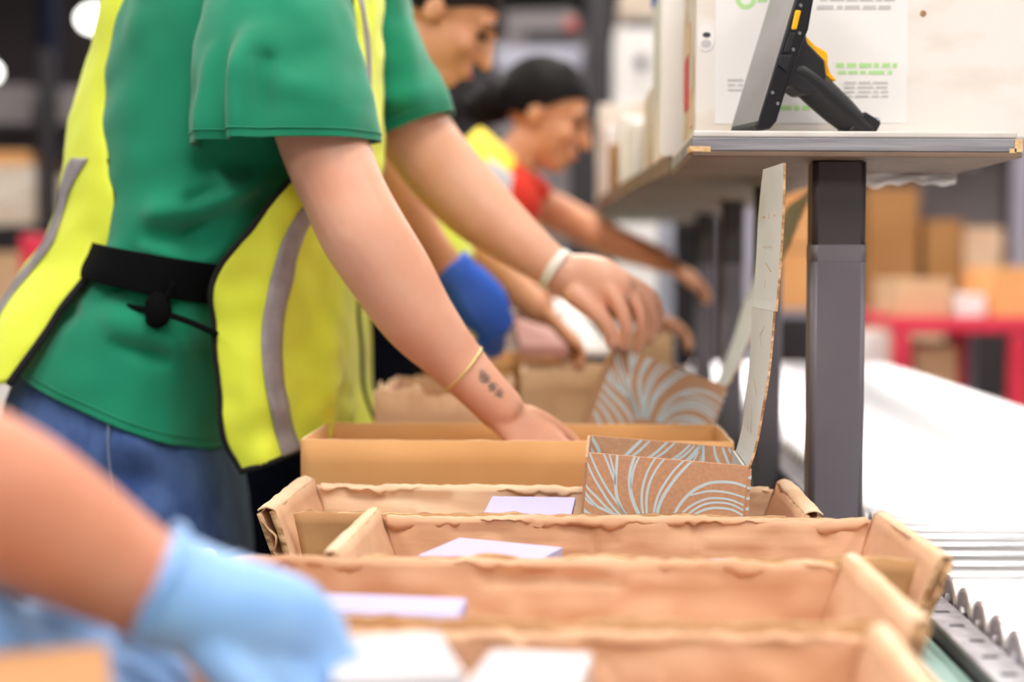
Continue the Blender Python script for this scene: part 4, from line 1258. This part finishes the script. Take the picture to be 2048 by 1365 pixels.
# vest
vest = empty('safety_vest', (0, 0, 0)); vest.parent = P1; vest.matrix_parent_inverse = world_of(P1).inverted()
back_keys = [(370, -190, 355, -205, 1.98, 2.08, 362), (300, -110, 272, -125, 1.94, 2.08, 285), (266, -20, 230, -20, 1.92, 2.08, 246), (243, 100, 204, 100, 1.92, 2.08, 222), (219, 230, 172, 230, 1.92, 2.08, 205), (223, 321, 154, 325, 1.91, 2.08, 190),
             (237, 395, 132, 420, 1.90, 2.08, 158), (229, 475, 97, 490, 1.90, 2.08, 137), (205, 520, 64, 540, 1.90, 2.08, 100), (167, 562, 30, 598, 1.89, 2.08, 60), (120, 622, 0, 650, 1.88, 2.08, 34), (86, 674, -28, 705, 1.87, 2.08, 5), (22, 766, -74, 770, 1.86, 2.08, -40)]
bp = sheet('back_panel', sheet_rows(back_keys, 0, math.radians(172), 60, 26, 0, .008, 11, 3), 'vest', vest)
tape_keys = back_keys[5:]
sheet('reflective_strip', sheet_rows(tape_keys, 0, 0, 50, 3, .0035, .008, 11, 3, strip=11), 'reflect', bp, .001)
cord('edge_binding', [r[0] for r in sheet_rows(back_keys[5:], 0, 1, 30, 2, 0, .008, 11, 3)], .0055, 'binding', bp, rv=.004)
front_keys = [(690, -130, 745, -130, 1.93, 2.08, 712), (706, -20, 766, -20, 1.94, 2.08, 724), (712, 80, 766, 80, 1.94, 2.08, 745), (716, 170, 764, 170, 1.94, 2.08, 748), (708, 260, 762, 280, 1.92, 2.08, 742), (600, 340, 752, 370, 1.87, 2.09, 690), (500, 460, 730, 460, 1.862, 2.10, 612), (428, 560, 705, 570, 1.856, 2.10, 575),
              (426, 660, 696, 680, 1.856, 2.10, 558), (436, 770, 698, 760, 1.856, 2.10, 566), (446, 880, 696, 815, 1.858, 2.10, 588), (480, 945, 690, 858, 1.862, 2.10, 606)]
fp = sheet('front_panel', sheet_rows(front_keys, 0, math.radians(97), 66, 26, 0, .014, 12, 7, pleat=.008), 'vest', vest)
sheet('reflective_strip', sheet_rows(front_keys, 0, 0, 60, 4, .0035, .014, 12, 7, strip=22, pleat=.008), 'reflect', fp, .001)
fr_ = sheet_rows(front_keys, 0, math.radians(97), 66, 26, 0, .014, 12, 7, pleat=.008)
cord('edge_binding', [r[0] for r in fr_[26:]][::2] + fr_[-1][::3], .0040, 'binding', fp, rv=.0035)
ff_keys = [(700, 200, 762, 200, 2.14, 2.26, 0), (690, 400, 742, 400, 2.14, 2.26, 0), (686, 580, 716, 590, 2.13, 2.26, 0), (690, 700, 722, 700, 2.12, 2.26, 0), (690, 780, 726, 780, 2.12, 2.26, 0), (684, 855, 750, 852, 2.12, 2.26, 0)]
fo = sheet('front_panel', sheet_rows(ff_keys, 0, math.radians(170), 40, 18, 0, .005, 13, 11), 'vest', vest)
ffr = sheet_rows(ff_keys, 0, math.radians(170), 40, 18, 0, .005, 13, 11)
cord('edge_binding', [r[9] + V((.003, 0, 0)) for r in ffr[14:]][::2] + ffr[-1][9:0:-2], .004, 'binding', fo)

# bracelets
def bangle(name, c, axis, r, m, w=.0035, par=P1, sq=1.0):
    axis = axis.normalized(); u = axis.orthogonal().normalized(); v = axis.cross(u)
    bm_ = bmesh.new()
    rings = []
    for i in range(40):
        a = 2 * math.pi * i / 40
        p = c + u * math.cos(a) * r + v * math.sin(a) * r
        rd = (u * math.cos(a) + v * math.sin(a))
        rings.append([p + rd * (.0016 * math.cos(2 * math.pi * k / 8)) + axis * (w * math.sin(2 * math.pi * k / 8)) for k in range(8)])
    rings.append(rings[0])
    add_loft(bm_, rings, False, False)
    return bm_obj(name, bm_, m, par, True)
bangle('gold_bracelet', W(927, 738, 1.871), W(966, 772, 1.875) - W(888, 706, 1.866), .0365, 'band_gold', .0022)
bangle('white_bracelet', W(1112, 540, 2.173), W(1180, 580, 2.165) - W(1030, 478, 2.19), .0335, 'band_white', .0085)

# ------------------------------------------------------------------ foreground worker: tan forearm, blue gloves
P0 = empty('person', (-.80, .98, 0), 'foreground worker with bare tan forearm and pale blue gloves at lower left', 'person')
bm = bmesh.new()
def arm0(pts): add_tube(bm, [(W(x, y, Y), r * Y / F, r * Y / F * .9) for x, y, Y, r in pts], N=24, sub=6)
arm0([(-700, 300, .80, 190), (-560, 560, .80, 175), (-380, 800, .80, 168), (-200, 905, .81, 172), (0, 1000, .83, 164), (130, 1075, .85, 146), (240, 1140, .865, 122), (330, 1190, .875, 108)])
add_tube(bm, [(V((-.74, 1.14, 1.34)), .055, .055), (V((-.68, 1.13, 1.16)), .052, .050), (V((-.62, 1.08, .99)), .048, .046), (V((-.50, .96, .96)), .044, .042), (W(-90, 1270, .84), .032, .030)], N=24, sub=6)
tc_ = V((-.80, .98, 0))
add_tube(bm, [(tc_ + V((0, 0, .86)), .11, .16), (tc_ + V((.01, 0, 1.05)), .10, .15), (tc_ + V((.05, 0, 1.28)), .11, .17), (tc_ + V((.09, 0, 1.40)), .07, .12), (tc_ + V((.11, 0, 1.47)), .05, .055), (tc_ + V((.13, 0, 1.54)), .05, .05)])
for s in (-1, 1):
    sh_ = tc_ + V((.07, s * .17, 1.36))
    add_tube(bm, [(tc_ + V((.06, s * .05, 1.36)), .06, .06), (sh_, .055, .055), ((W(-700, 300, .80) if s < 0 else V((-.72, 1.14, 1.25))), .05, .05)])
    add_tube(bm, [(tc_ + V((0, s * .09, .90)), .08, .08), (tc_ + V((.01, s * .09, .48)), .055, .055), (tc_ + V((0, s * .09, .09)), .035, .035)])
hc0 = tc_ + V((.18, 0, 1.62)); h0 = add_head(bm, hc0, V((.85, 0, -.5)), V((.5, 0, .85)))
remesh(bm_obj('body', bm, 'skin_b', P0, True), .006, 5)
face_details(P0, hc0, *h0); hair_cap(P0, hc0, *h0, 'hair')
# simple dark work shirt and trousers, out of the picture
bm = bmesh.new()
def crings(cs, N=40):
    return [[c + V((math.cos(2 * math.pi * k / N) * a + .004 * nz(c + V((k, 0, 0)), 3), math.sin(2 * math.pi * k / N) * b, 0)) for k in range(N)] for c, a, b in cs]
add_loft(bm, crings([(tc_ + V((0, 0, .80)), .135, .19), (tc_ + V((0, 0, 1.0)), .13, .18), (tc_ + V((.03, 0, 1.2)), .135, .19), (tc_ + V((.06, 0, 1.34)), .125, .20), (tc_ + V((.09, 0, 1.43)), .085, .13), (tc_ + V((.10, 0, 1.46)), .065, .07)]), False, False)
for s in (-1, 1):
    a = tc_ + V((.07, s * .15, 1.37)); b = W(-690, 330, .80) if s < 0 else V((-.685, 1.13, 1.17))
    add_tube(bm, [(a, .085, .08), ((a + b) / 2, .08, .078), (b, .078, .076)], round_end=False)
solidify(bm_obj('work_shirt', bm, 'navy', P0, True), .003, 1)
bm = bmesh.new()
add_loft(bm, crings([(tc_ + V((0, 0, .95)), .125, .175), (tc_ + V((0, 0, .80)), .13, .185), (tc_ + V((0, 0, .72)), .12, .18)]))
for s in (-1, 1): add_loft(bm, crings([(tc_ + V((0, s * .092, .76)), .10, .088), (tc_ + V((.01, s * .092, .46)), .078, .07), (tc_ + V((0, s * .092, .06)), .068, .06)]))
bm_obj('trousers', bm, 'black_cloth', P0, True)
for s in (-1, 1): shoe(P0, V((1, 0, 0)), tc_ + V((0, s * .092, 0)))
# near glove
bm = bmesh.new()
add_tube(bm, [(W(300, 1172, .872), 130 * .87 / F, 122 * .87 / F), (W(345, 1188, .876), 122 * .875 / F, 112 * .875 / F), (W(420, 1212, .885), 114 * .885 / F, 104 * .885 / F)], N=24, round_end=False)
wr = W(400, 1205, .883)
dd = W(660, 1345, .93) - wr
add_tube(bm, [(wr, .036, .034), (W(480, 1240, .895), .040, .032), (W(560, 1275, .91), .042, .030), (W(610, 1300, .92), .034, .026)], N=24)
add_tube(bm, [(W(560, 1205, .93), .014, .014), (W(625, 1250, .945), .0125, .0125), (W(680, 1320, .95), .0115, .0115), (W(700, 1395, .95), .0095, .0095)], N=14)
add_tube(bm, [(W(560, 1240, .915), .015, .015), (W(650, 1290, .925), .0132, .0132), (W(715, 1360, .93), .0118, .0118), (W(735, 1440, .93), .0098, .0098)], N=14)
add_tube(bm, [(W(550, 1290, .90), .015, .015), (W(640, 1345, .905), .0132, .0132), (W(695, 1420, .91), .0115, .0115), (W(705, 1490, .91), .0095, .0095)], N=14)
add_tube(bm, [(W(520, 1320, .885), .014, .014), (W(600, 1385, .89), .012, .012), (W(640, 1450, .89), .0105, .0105), (W(650, 1500, .89), .009, .009)], N=14)
add_tube(bm, [(W(420, 1290, .872), .018, .018), (W(470, 1360, .868), .015, .015), (W(540, 1430, .872), .013, .013), (W(600, 1470, .88), .0105, .0105)], N=14)
gl = bm_obj('glove', bm, 'glove', P0, True); remesh(gl, .004, 4)
bm = bmesh.new()
ax = (W(345, 1188, .876) - W(260, 1150, .867)).normalized(); u_ = ax.cross(V((0, 1, 0))).normalized(); v_ = ax.cross(u_)
cc = W(306, 1172, .872)
add_tube(bm, [(cc + u_ * math.cos(a) * .0405 + v_ * math.sin(a) * .0385 + ax * .003 * math.sin(3 * a), .0028, .0028) for a in [2 * math.pi * k / 24 for k in range(25)]], N=8, sub=2, round_end=False)
bm_obj('cuff', bm, 'glove', gl, True)
# far glove of the same worker, lower left
bm = bmesh.new()
add_tube(bm, [(W(-90, 1270, .83), .034, .034), (W(-10, 1285, .85), .033, .032)], N=20, round_end=False)
add_hand(bm, W(-20, 1285, .85), W(220, 1360, .90) - W(-20, 1285, .85), V((-.1, -.5, .85)), V((.1, .8, .4)), 1.02, curl=(.35, .4, .4, .45), fat=1.12)
remesh(bm_obj('glove', bm, 'glove', P0, True), .004, 4)

# ------------------------------------------------------------------ second worker behind (cobalt glove)
P2 = empty('person', (-.5, 2.65, 0), 'worker in yellow vest, navy trousers and cobalt glove bending behind the green shirt', 'person')
Y2 = 2.66
bm = bmesh.new()
add_tube(bm, [(W(640, 640, Y2), .10, .14), (W(680, 450, Y2), .10, .14), (W(720, 270, Y2), .11, .16), (W(770, 170, Y2), .08, .12), (W(812, 120, Y2), .055, .06), (W(850, 90, Y2), .052, .055)])
hc2 = W(893, 32, Y2)
h2 = add_head(bm, hc2, V((.80, -.12, -.58)), V((.58, 0, .80)), .98)
for Yl in (2.56, 2.76):
    x_ = W(600, 700, Yl).x
    add_tube(bm, [(V((x_, Yl, .9)), .08, .08), (V((x_ - .02, Yl, .48)), .055, .055), (V((x_ - .02, Yl, .09)), .035, .035)])
add_tube(bm, [(W(730, 210, 2.50), .062, .062), (W(770, 330, 2.46), .052, .052), (W(822, 450, 2.47), .046, .046), (W(880, 525, 2.5), .036, .036), (W(925, 575, 2.52), .032, .032)], N=18)
add_tube(bm, [(W(740, 190, 2.82), .062, .062), (W(830, 340, 2.88), .052, .052), (W(940, 470, 2.88), .046, .046), (W(1030, 570, 2.82), .036, .034), (W(1080, 620, 2.78), .032, .030)], N=18)
add_hand(bm, W(1080, 622, 2.78), V((.06, -.03, -.05)), V((.5, -.3, .7)), V((.3, -.8, 0)), .95, curl=(.5, .5, .55, .6))
remesh(bm_obj('body', bm, 'skin_c', P2, True), .006, 4)
face_details(P2, hc2, *h2, .98); hair_cap(P2, hc2, *h2, 'hair_brown', .98)
bm = bmesh.new()
vk = [(545, 560, 948, 515, Y2, .19), (556, 450, 925, 430, Y2, .19), (570, 330, 880, 330, Y2, .19), (590, 230, 845, 235, Y2, .195), (640, 140, 822, 175, Y2, .17), (720, 100, 815, 150, Y2, .09)]
add_loft(bm, cloth_rings(vk, 40, 48, amp=.006, ns=9, seed=22), False, False)
v2 = bm_obj('safety_vest', bm, 'vest', P2, True); solidify(v2, .003, 1)
bm = bmesh.new()
add_loft(bm, cloth_rings([(700, 340, 830, 270, 2.47, .075), (680, 230, 800, 190, 2.50, .085), (690, 150, 780, 130, 2.56, .08)], 14, 30), False, False)
add_loft(bm, cloth_rings([(780, 330, 890, 270, 2.87, .075), (730, 230, 830, 190, 2.83, .085), (720, 150, 800, 130, 2.77, .08)], 14, 30), False, False)
solidify(bm_obj('shirt_sleeves', bm, 'navy', P2, True), .003, 1)
bm = bmesh.new()
pk = [(545, 540, 800, 520, Y2, .175), (530, 600, 830, 590, Y2, .185), (500, 690, 838, 690, Y2, .19), (480, 780, 836, 770, Y2, .19), (470, 880, 700, 860, Y2, .185), (470, 960, 668, 940, Y2, .18)]
add_loft(bm, cloth_rings(pk, 24, 48, amp=.005, ns=9, seed=25))
for Yl in (2.57, 2.76):
    add_loft(bm, cloth_rings([(470, 900, 668, 890, Yl, .095), (478, 1100, 655, 1100, Yl, .09), (490, 1400, 630, 1400, Yl, .07), (505, 1715, 615, 1715, Yl, .065)], 20, 28, amp=.004))
bm_obj('trousers', bm, 'navy', P2, True)
for Yl in (2.57, 2.76): shoe(P2, V((1, 0, 0)), V((W(560, 1400, Yl).x, Yl, 0)))
bm = bmesh.new()
add_tube(bm, [(W(895, 530, 2.505), .042, .040), (W(915, 555, 2.51), .040, .038), (W(935, 580, 2.52), .042, .036)], N=20, round_end=False)
add_hand(bm, W(925, 572, 2.515), W(985, 660, 2.54) - W(925, 572, 2.515), V((.7, -.5, .45)), V((.35, .85, -.1)), 1.0, curl=(.45, .5, .55, .6), fat=1.25)
add_tube(bm, [(W(930, 570, 2.515), .046, .036), (W(965, 615, 2.52), .050, .034), (W(990, 650, 2.53), .036, .028)], N=20)
g2 = bm_obj('glove', bm, 'glove_deep', P2, True); remesh(g2, .0045, 4)

# ------------------------------------------------------------------ third worker (dark hair in a bun)
P3 = empty('person', (-.42, 3.35, 0), 'worker with dark hair in a bun, amber vest over red shirt, looking down', 'person')
Y3 = 3.35
bm = bmesh.new()
add_tube(bm, [(W(820, 740, Y3), .10, .14), (W(870, 590, Y3), .10, .14), (W(930, 450, Y3), .11, .15), (W(985, 365, Y3), .08, .12), (W(1025, 330, Y3), .056, .06), (W(1058, 290, Y3), .054, .055)])
hc3 = W(1092, 232, Y3)
h3 = add_head(bm, hc3, V((.90, -.22, -.36)), V((.36, 0, .93)), 1.0)
for Yl in (3.25, 3.44):
    x_ = W(722, 800, Yl).x
    add_tube(bm, [(V((x_, Yl, .88)), .08, .08), (V((x_ - .02, Yl, .48)), .055, .055), (V((x_ - .02, Yl, .09)), .035, .035)])
add_tube(bm, [(W(1000, 380, 3.50), .06, .06), (W(1075, 410, 3.52), .050, .050), (W(1140, 440, 3.5), .046, .046), (W(1220, 482, 3.45), .042, .040), (W(1300, 512, 3.42), .032, .030), (W(1322, 522, 3.41), .030, .028)], N=18)
add_hand(bm, W(1325, 522, 3.41), V((.10, -.02, -.05)), V((.3, -.2, .9)), V((.1, -.9, -.2)), .95, curl=(.4, .45, .5, .5))
add_tube(bm, [(W(975, 400, 3.2), .06, .06), (W(1000, 520, 3.16), .050, .050), (W(1090, 580, 3.15), .044, .044), (W(1200, 610, 3.18), .034, .034), (W(1285, 625, 3.2), .030, .028)], N=18)
add_hand(bm, W(1290, 626, 3.2), V((.10, .02, -.04)), V((.3, -.2, .9)), V((.1, .9, 0)), .95, curl=(.5, .5, .5, .5))
remesh(bm_obj('body', bm, 'skin_c', P3, True), .006, 4)
face_details(P3, hc3, *h3); hair_cap(P3, hc3, *h3, 'hair', 1.03, bun=[(-.125, -.010, .052), (-.150, -.035, .042)], fringe=.02)
bm = bmesh.new()
add_loft(bm, cloth_rings([(760, 740, 950, 760, Y3, .18), (790, 620, 985, 640, Y3, .18), (850, 480, 1030, 520, Y3, .185), (905, 390, 1075, 430, Y3, .19), (950, 325, 1075, 385, Y3, .17), (990, 300, 1062, 350, Y3, .08)], 34, 44, amp=.005, ns=9, seed=31), False, False)
add_loft(bm, cloth_rings([(1050, 440, 1105, 385, 3.515, .07), (1010, 420, 1085, 360, 3.50, .08), (970, 390, 1050, 340, 3.46, .08)], 14, 28), False, False)
add_loft(bm, cloth_rings([(955, 560, 1035, 500, 3.16, .07), (930, 450, 1030, 420, 3.18, .08), (940, 370, 1010, 350, 3.23, .08)], 14, 28), False, False)
s3 = bm_obj('red_shirt', bm, 'red_cloth', P3, True); solidify(s3, .002, 1)
bm = bmesh.new()
vk3 = [(755, 700, 960, 720, 3.14, 3.35, 0), (785, 600, 990, 620, 3.13, 3.35, 0), (840, 470, 1030, 510, 3.12, 3.35, 0), (890, 380, 1058, 428, 3.13, 3.35, 0), (925, 315, 1050, 365, 3.16, 3.35, 0), (950, 262, 1035, 322, 3.22, 3.35, 0)]
add_loft(bm, cloth_rings([(745, 720, 960, 745, Y3, .197), (780, 600, 985, 640, Y3, .197), (840, 465, 1022, 520, Y3, .202), (896, 372, 1048, 428, Y3, .205), (935, 290, 1048, 372, Y3, .185), (962, 258, 1035, 325, Y3, .11)], 34, 44, amp=.005, ns=9, seed=33), False, False)
v3 = bm_obj('safety_vest', bm, 'vest_warm', P3, True); solidify(v3, .003, 1)
bm = bmesh.new()
add_loft(bm, cloth_rings([(935, 356, 1052, 418, Y3, .2085), (948, 328, 1050, 392, Y3, .203), (957, 306, 1048, 372, Y3, .196)], 6, 44, amp=.001), False, False)
solidify(bm_obj('reflective_strip', bm, 'white_plastic', v3, True), .002, 1)
bm = bmesh.new()
add_loft(bm, cloth_rings([(745, 690, 935, 700, Y3, .178), (690, 780, 860, 780, Y3, .185), (650, 860, 785, 850, Y3, .182)], 14, 40))
for Yl in (3.26, 3.45):
    add_loft(bm, cloth_rings([(650, 830, 788, 830, Yl, .095), (655, 1000, 780, 1000, Yl, .08), (665, 1200, 770, 1200, Yl, .07), (672, 1465, 762, 1465, Yl, .065)], 16, 26))
bm_obj('trousers', bm, 'black_cloth', P3, True)
for Yl in (3.26, 3.45): shoe(P3, V((1, 0, 0)), V((W(718, 1200, Yl).x, Yl, 0)))
# packed box in front of the third worker's hands
stock('kraft_box', 'kraft box under the third worker\'s hands', 'box', W(1330, 600, 3.42).x, .27, 3.40, 3.56, .16, 'tan_box', TZ + .001, grp='boxes on the far table')

# ------------------------------------------------------------------ background right: red cart, cartons, racks
def bgbox(label, px0, py0, px1, py1, Y, depth, m, z0=None, nm='carton', cat='carton', grp='blurred cartons beyond the conveyor', tape=True):
    a, b = W(px0, py1, Y), W(px1, py0, Y)
    zz = a.z if z0 is None else z0
    e = empty(nm, ((a.x + b.x) / 2, Y + depth / 2, zz), label, cat, grp)
    bevel(box('carton_body', a.x, b.x, Y, Y + depth, zz, b.z, m, e), .004)
    if tape and b.x - a.x > .08:
        c = (a.x + b.x) / 2
        box('tape_strip', c - .02, c + .02, Y - .001, Y + depth + .001, b.z + .0002, b.z + .0012, 'kraft_pale', e)
    return e
# red cart
RY = 5.0
rc = empty('red_cart', (W(1930, 700, RY).x, RY + .35, 0), 'red tubular cart frame beyond the conveyor with cartons on it', 'cart')
def rbar(nm, px0, py0, px1, py1, Y0, Y1, m='red_paint'):
    a, b = W(px0, py1, Y0), W(px1, py0, Y0)
    bevel(box(nm, a.x, b.x, Y0, Y1, a.z, b.z, m, rc), .01)
zt = W(1900, 648, RY).z
xl, xr = W(1782, 700, RY).x, W(2300, 700, RY).x
bevel(box('top_rail', xl, xr, RY, RY + .06, zt - .035, zt + .02, 'red_paint', rc), .01)
bevel(box('top_rail', xl, xr, RY + .75, RY + .81, zt - .035, zt + .02, 'red_paint', rc), .01)
box('deck', xl + .005, xr - .005, RY + .062, RY + .748, zt - .02, zt + .018, 'red_paint', rc, .004)
for px in (1805, 2040):
    x_ = W(px, 700, RY).x
    bevel(box('leg', x_ - .03, x_ + .03, RY + .002, RY + .058, .1, zt - .036, 'red_paint', rc), .01)
    bevel(box('leg', x_ - .03, x_ + .03, RY + .752, RY + .808, .1, zt - .036, 'red_paint', rc), .01)
x_ = W(1968, 700, RY).x
bevel(box('inner_post', x_ - .03, x_ + .02, RY + .3, RY + .36, .1, zt - .021, 'red_paint', rc), .01)
box('lower_deck', xl + .02, xr - .02, RY + .062, RY + .75, .42, .45, 'red_paint', rc, .004)
for px in (1805, 2040):
    for dy in (.03, .78):
        bm = bmesh.new(); c = V((W(px, 700, RY).x, RY + dy, .05)); add_cyl(bm, c - V((.015, 0, 0)), c + V((.015, 0, 0)), .0495, n=18); bm_obj('caster', bm, 'rubber', rc)
bgbox('tan carton under the red cart top', 1832, 690, 1915, 830, RY + .12, .3, 'tan_box', .4505, grp='cartons on the red cart')
bgbox('white carton beside the tan one under the red cart top', 1700, 665, 1775, 760, RY + .12, .3, 'bag_white', 0.0005, grp='cartons on the red cart')
bgbox('kraft carton at the picture edge under the red cart top', 2062, 690, 2160, 830, RY + .12, .3, 'orange_box', .4505, grp='cartons on the red cart')
zc_ = zt + .0205
bgbox('low tan carton on the red cart nearest the column', 1795, 560, 1905, 600, RY + .1, .4, 'tan_box', zc_, grp='cartons on the red cart')
bgbox('orange-brown carton on the red cart at the picture edge', 1985, 535, 2140, 620, RY + .1, .4, 'orange_box', zc_, grp='cartons on the red cart')
bgbox('white flat pack on the red cart between the cartons', 1910, 590, 1972, 612, RY + .1, .3, 'bag_white', zc_, grp='cartons on the red cart', tape=False)
# pallet rack of cartons behind
def rack(label, x0, x1, y0, y1, levels, posts, m='rack_grey'):
    e = empty('storage_rack', ((x0 + x1) / 2, (y0 + y1) / 2, 0), label, 'rack')
    for x in posts:
        for y in (y0, y1 - .06): bevel(box('upright', x - .035, x + .035, y, y + .06, 0, levels[-1] + .35, m, e), .005)
    for z in levels: box('shelf_deck', x0, x1, y0 + .061, y1 - .061, z - .03, z, m, e)
    return e
KY = 6.4
rkx0, rkx1 = W(1480, 500, KY).x, W(2350, 500, KY).x
lv0, lv1 = W(1900, 620, KY).z, W(1900, 395, KY).z
px_ = W(2045, 400, KY).x
rack('grey storage rack of cartons beyond the red cart', rkx0, rkx1, KY, KY + .9, (.2, lv0, lv1 + .5), (rkx0 + .04, px_, rkx1 - .04), 'lavender_post')
yk = KY + .07
for (a, b_, c_, d, m_, z_, lab) in ((1560, 380, 1628, 470, 'orange_box', None, 'orange carton on the rack seen just left of the main column'), (1550, 500, 1640, 620, 'orange_box', lv0 + .001, 'broad orange carton on the rack behind the main column'),
        (1735, 375, 1838, 520, 'brown_box', lv0 + .001, 'tall golden-brown carton on the rack right of the column'), (1850, 440, 1925, 560, 'brown_box', lv0 + .001, 'small brown carton on the rack under the dark panel'),
        (1928, 455, 2006, 560, 'kraft_pale', lv0 + .001, 'pale carton on the rack next to the lavender upright'), (2075, 480, 2180, 600, 'tan_box', lv0 + .001, 'tan carton on the rack past the lavender upright')):
    bgbox(lab, a, b_, c_, d, yk, .5, m_, lv0 + .001 if z_ is None and False else (z_ if z_ is not None else lv0 + .28), grp='cartons on the grey rack')
bgbox('wide pale carton low on the rack below the golden-brown one', 1700, 650, 1890, 700, yk, .5, 'kraft_pale', .2005, grp='cartons on the grey rack')
bgbox('dark grey panel leaning on the rack upright', 1835, 335, 2005, 442, KY + .62, .03, 'machine', lv0 + .001, nm='panel', cat='panel', grp='rack panels', tape=False)
# pale post and far table bits in the middle
o = box('guide_post', W(1316, 500, 4.5).x, W(1348, 500, 4.5).x, 4.5, 4.55, TZ + .0005, W(1330, 405, 4.5).z, 'lavender_post', None, .004)
tag(o, 'pale grey post standing at the far end of the packing table', 'post')
# machine and equipment behind the third worker
e = empty('packing_machine', (W(1080, 100, 8).x, 8.3, 0), 'grey packing machine with white panels far behind the bent head', 'machine')
def mpart(nm, px0, py0, px1, py1, Y, d, m, z0=None):
    a, b = W(px0, py1, Y), W(px1, py0, Y)
    bevel(box(nm, a.x, b.x, Y, Y + d, a.z if z0 is None else z0, b.z, m, e), .01)
mpart('cabinet', 985, 75, 1175, 420, 8.0, .8, 'machine', 0)
mpart('white_panel', 990, 92, 1165, 140, 7.95, .04, 'lavender_post')
mpart('slot_bar', 1050, 60, 1165, 74, 7.95, .05, 'rack_black')
mpart('hopper', 1010, 20, 1150, 74, 8.05, .6, 'machine')
mpart('indicator', 1130, 36, 1156, 60, 7.94, .05, 'lip')
mpart('frame_post', 1172, -40, 1222, 500, 7.6, .12, 'rack_black', 0)
mpart('foot_panel', 940, 150, 984, 500, 8.02, .5, 'rack_black', 0)
e = empty('white_appliance', (W(1290, 100, 6.5).x, 6.7, 0), 'white cabinet with a round dark knob behind the shelf stock', 'cabinet')
mpart('cabinet_body', 1228, 55, 1330, 420, 6.5, .5, 'bag_white', 0)
mpart('cabinet_top', 1240, -30, 1335, 35, 6.5, .4, 'white_carton_side')
mpart('neck', 1250, 36, 1325, 54, 6.55, .3, 'rack_grey')
c = W(1283, 125, 6.49)
bm = bmesh.new(); add_cyl(bm, c, c + V((0, -.02, 0)), .03); bm_obj('knob', bm, 'machine', e)
o = box('dark_post', W(1140, 300, 5.0).x, W(1196, 300, 5.0).x, 5.0, 5.15, 0, W(1170, 225, 5.0).z, 'rack_black', None, .01)
tag(o, 'black upright panel beside the third worker\'s face', 'panel')
# dark rack behind the heads
e2 = rack('tall black storage rack along the far wall', W(640, 300, 10.5).x, W(1500, 300, 10.5).x, 10.5, 11.4, (.6, 1.5, 2.4, 3.2), (W(700, 300, 10.5).x, W(960, 300, 10.5).x, W(1400, 300, 10.5).x), 'rack_black')

# ------------------------------------------------------------------ background left: rack with white and brown stock, red post
LY = 6.8
lz = [W(50, y_, LY).z for y_ in (640, 450, 245)]
rack('dark storage rack with white and brown stock at the far left', W(-500, 300, LY).x, W(320, 300, LY).x, LY, LY + .9, lz, (W(93, 300, LY).x, W(-440, 300, LY).x, W(300, 300, LY).x), 'rack_black')
ly = LY + .07
for (a, b_, c_, m_, lvl, lab) in ((-60, 330, 70, 'white_carton_side', 1, 'pale stack of goods on the left rack beside the upright'), (-70, 170, 60, 'machine', 2, 'grey-white bundle on the upper level of the left rack'),
        (112, 350, 215, 'white_carton_side', 1, 'pale carton between the left rack upright and the vest'), (110, 175, 200, 'machine', 2, 'grey carton high on the left rack behind the vest'),
        (-60, 505, 46, 'tan_box', 0, 'tan carton low on the left rack behind the vest hem'), (120, 540, 200, 'brown_box', 0, 'brown carton low on the left rack'), (-200, 340, -75, 'tan_box', 1, 'tan carton at the outer end of the left rack')):
    bgbox(lab, a, b_, c_, b_ + 50, ly, .5, m_, lz[lvl] + .001, grp='stock on the left rack')
bgbox('flat white and orange pack topping the pale stack on the left rack', -50, 302, 60, 330, ly + .02, .45, 'orange_box', W(0, 330, ly).z + .0015, grp='stock on the left rack', tape=False)
o = box('red_post', W(38, 500, 5.2).x, W(86, 500, 5.2).x, 5.2, 5.28, 0, W(60, 470, 5.2).z, 'red_paint', None, .01)
tag(o, 'red post in front of the left rack beside the vest back', 'post')
bgbox('white carton on the floor below the left rack', -60, 610, 30, 900, 5.6, .5, 'bag_white', 0.0005, grp='stock on the left rack')
o = box('blue_column', W(70, 50, 9.6).x, W(104, 50, 9.6).x, 9.6, 9.75, 0, 4.99, 'navy', None, .01)
tag(o, 'dark blue building column far behind the left rack', 'column')
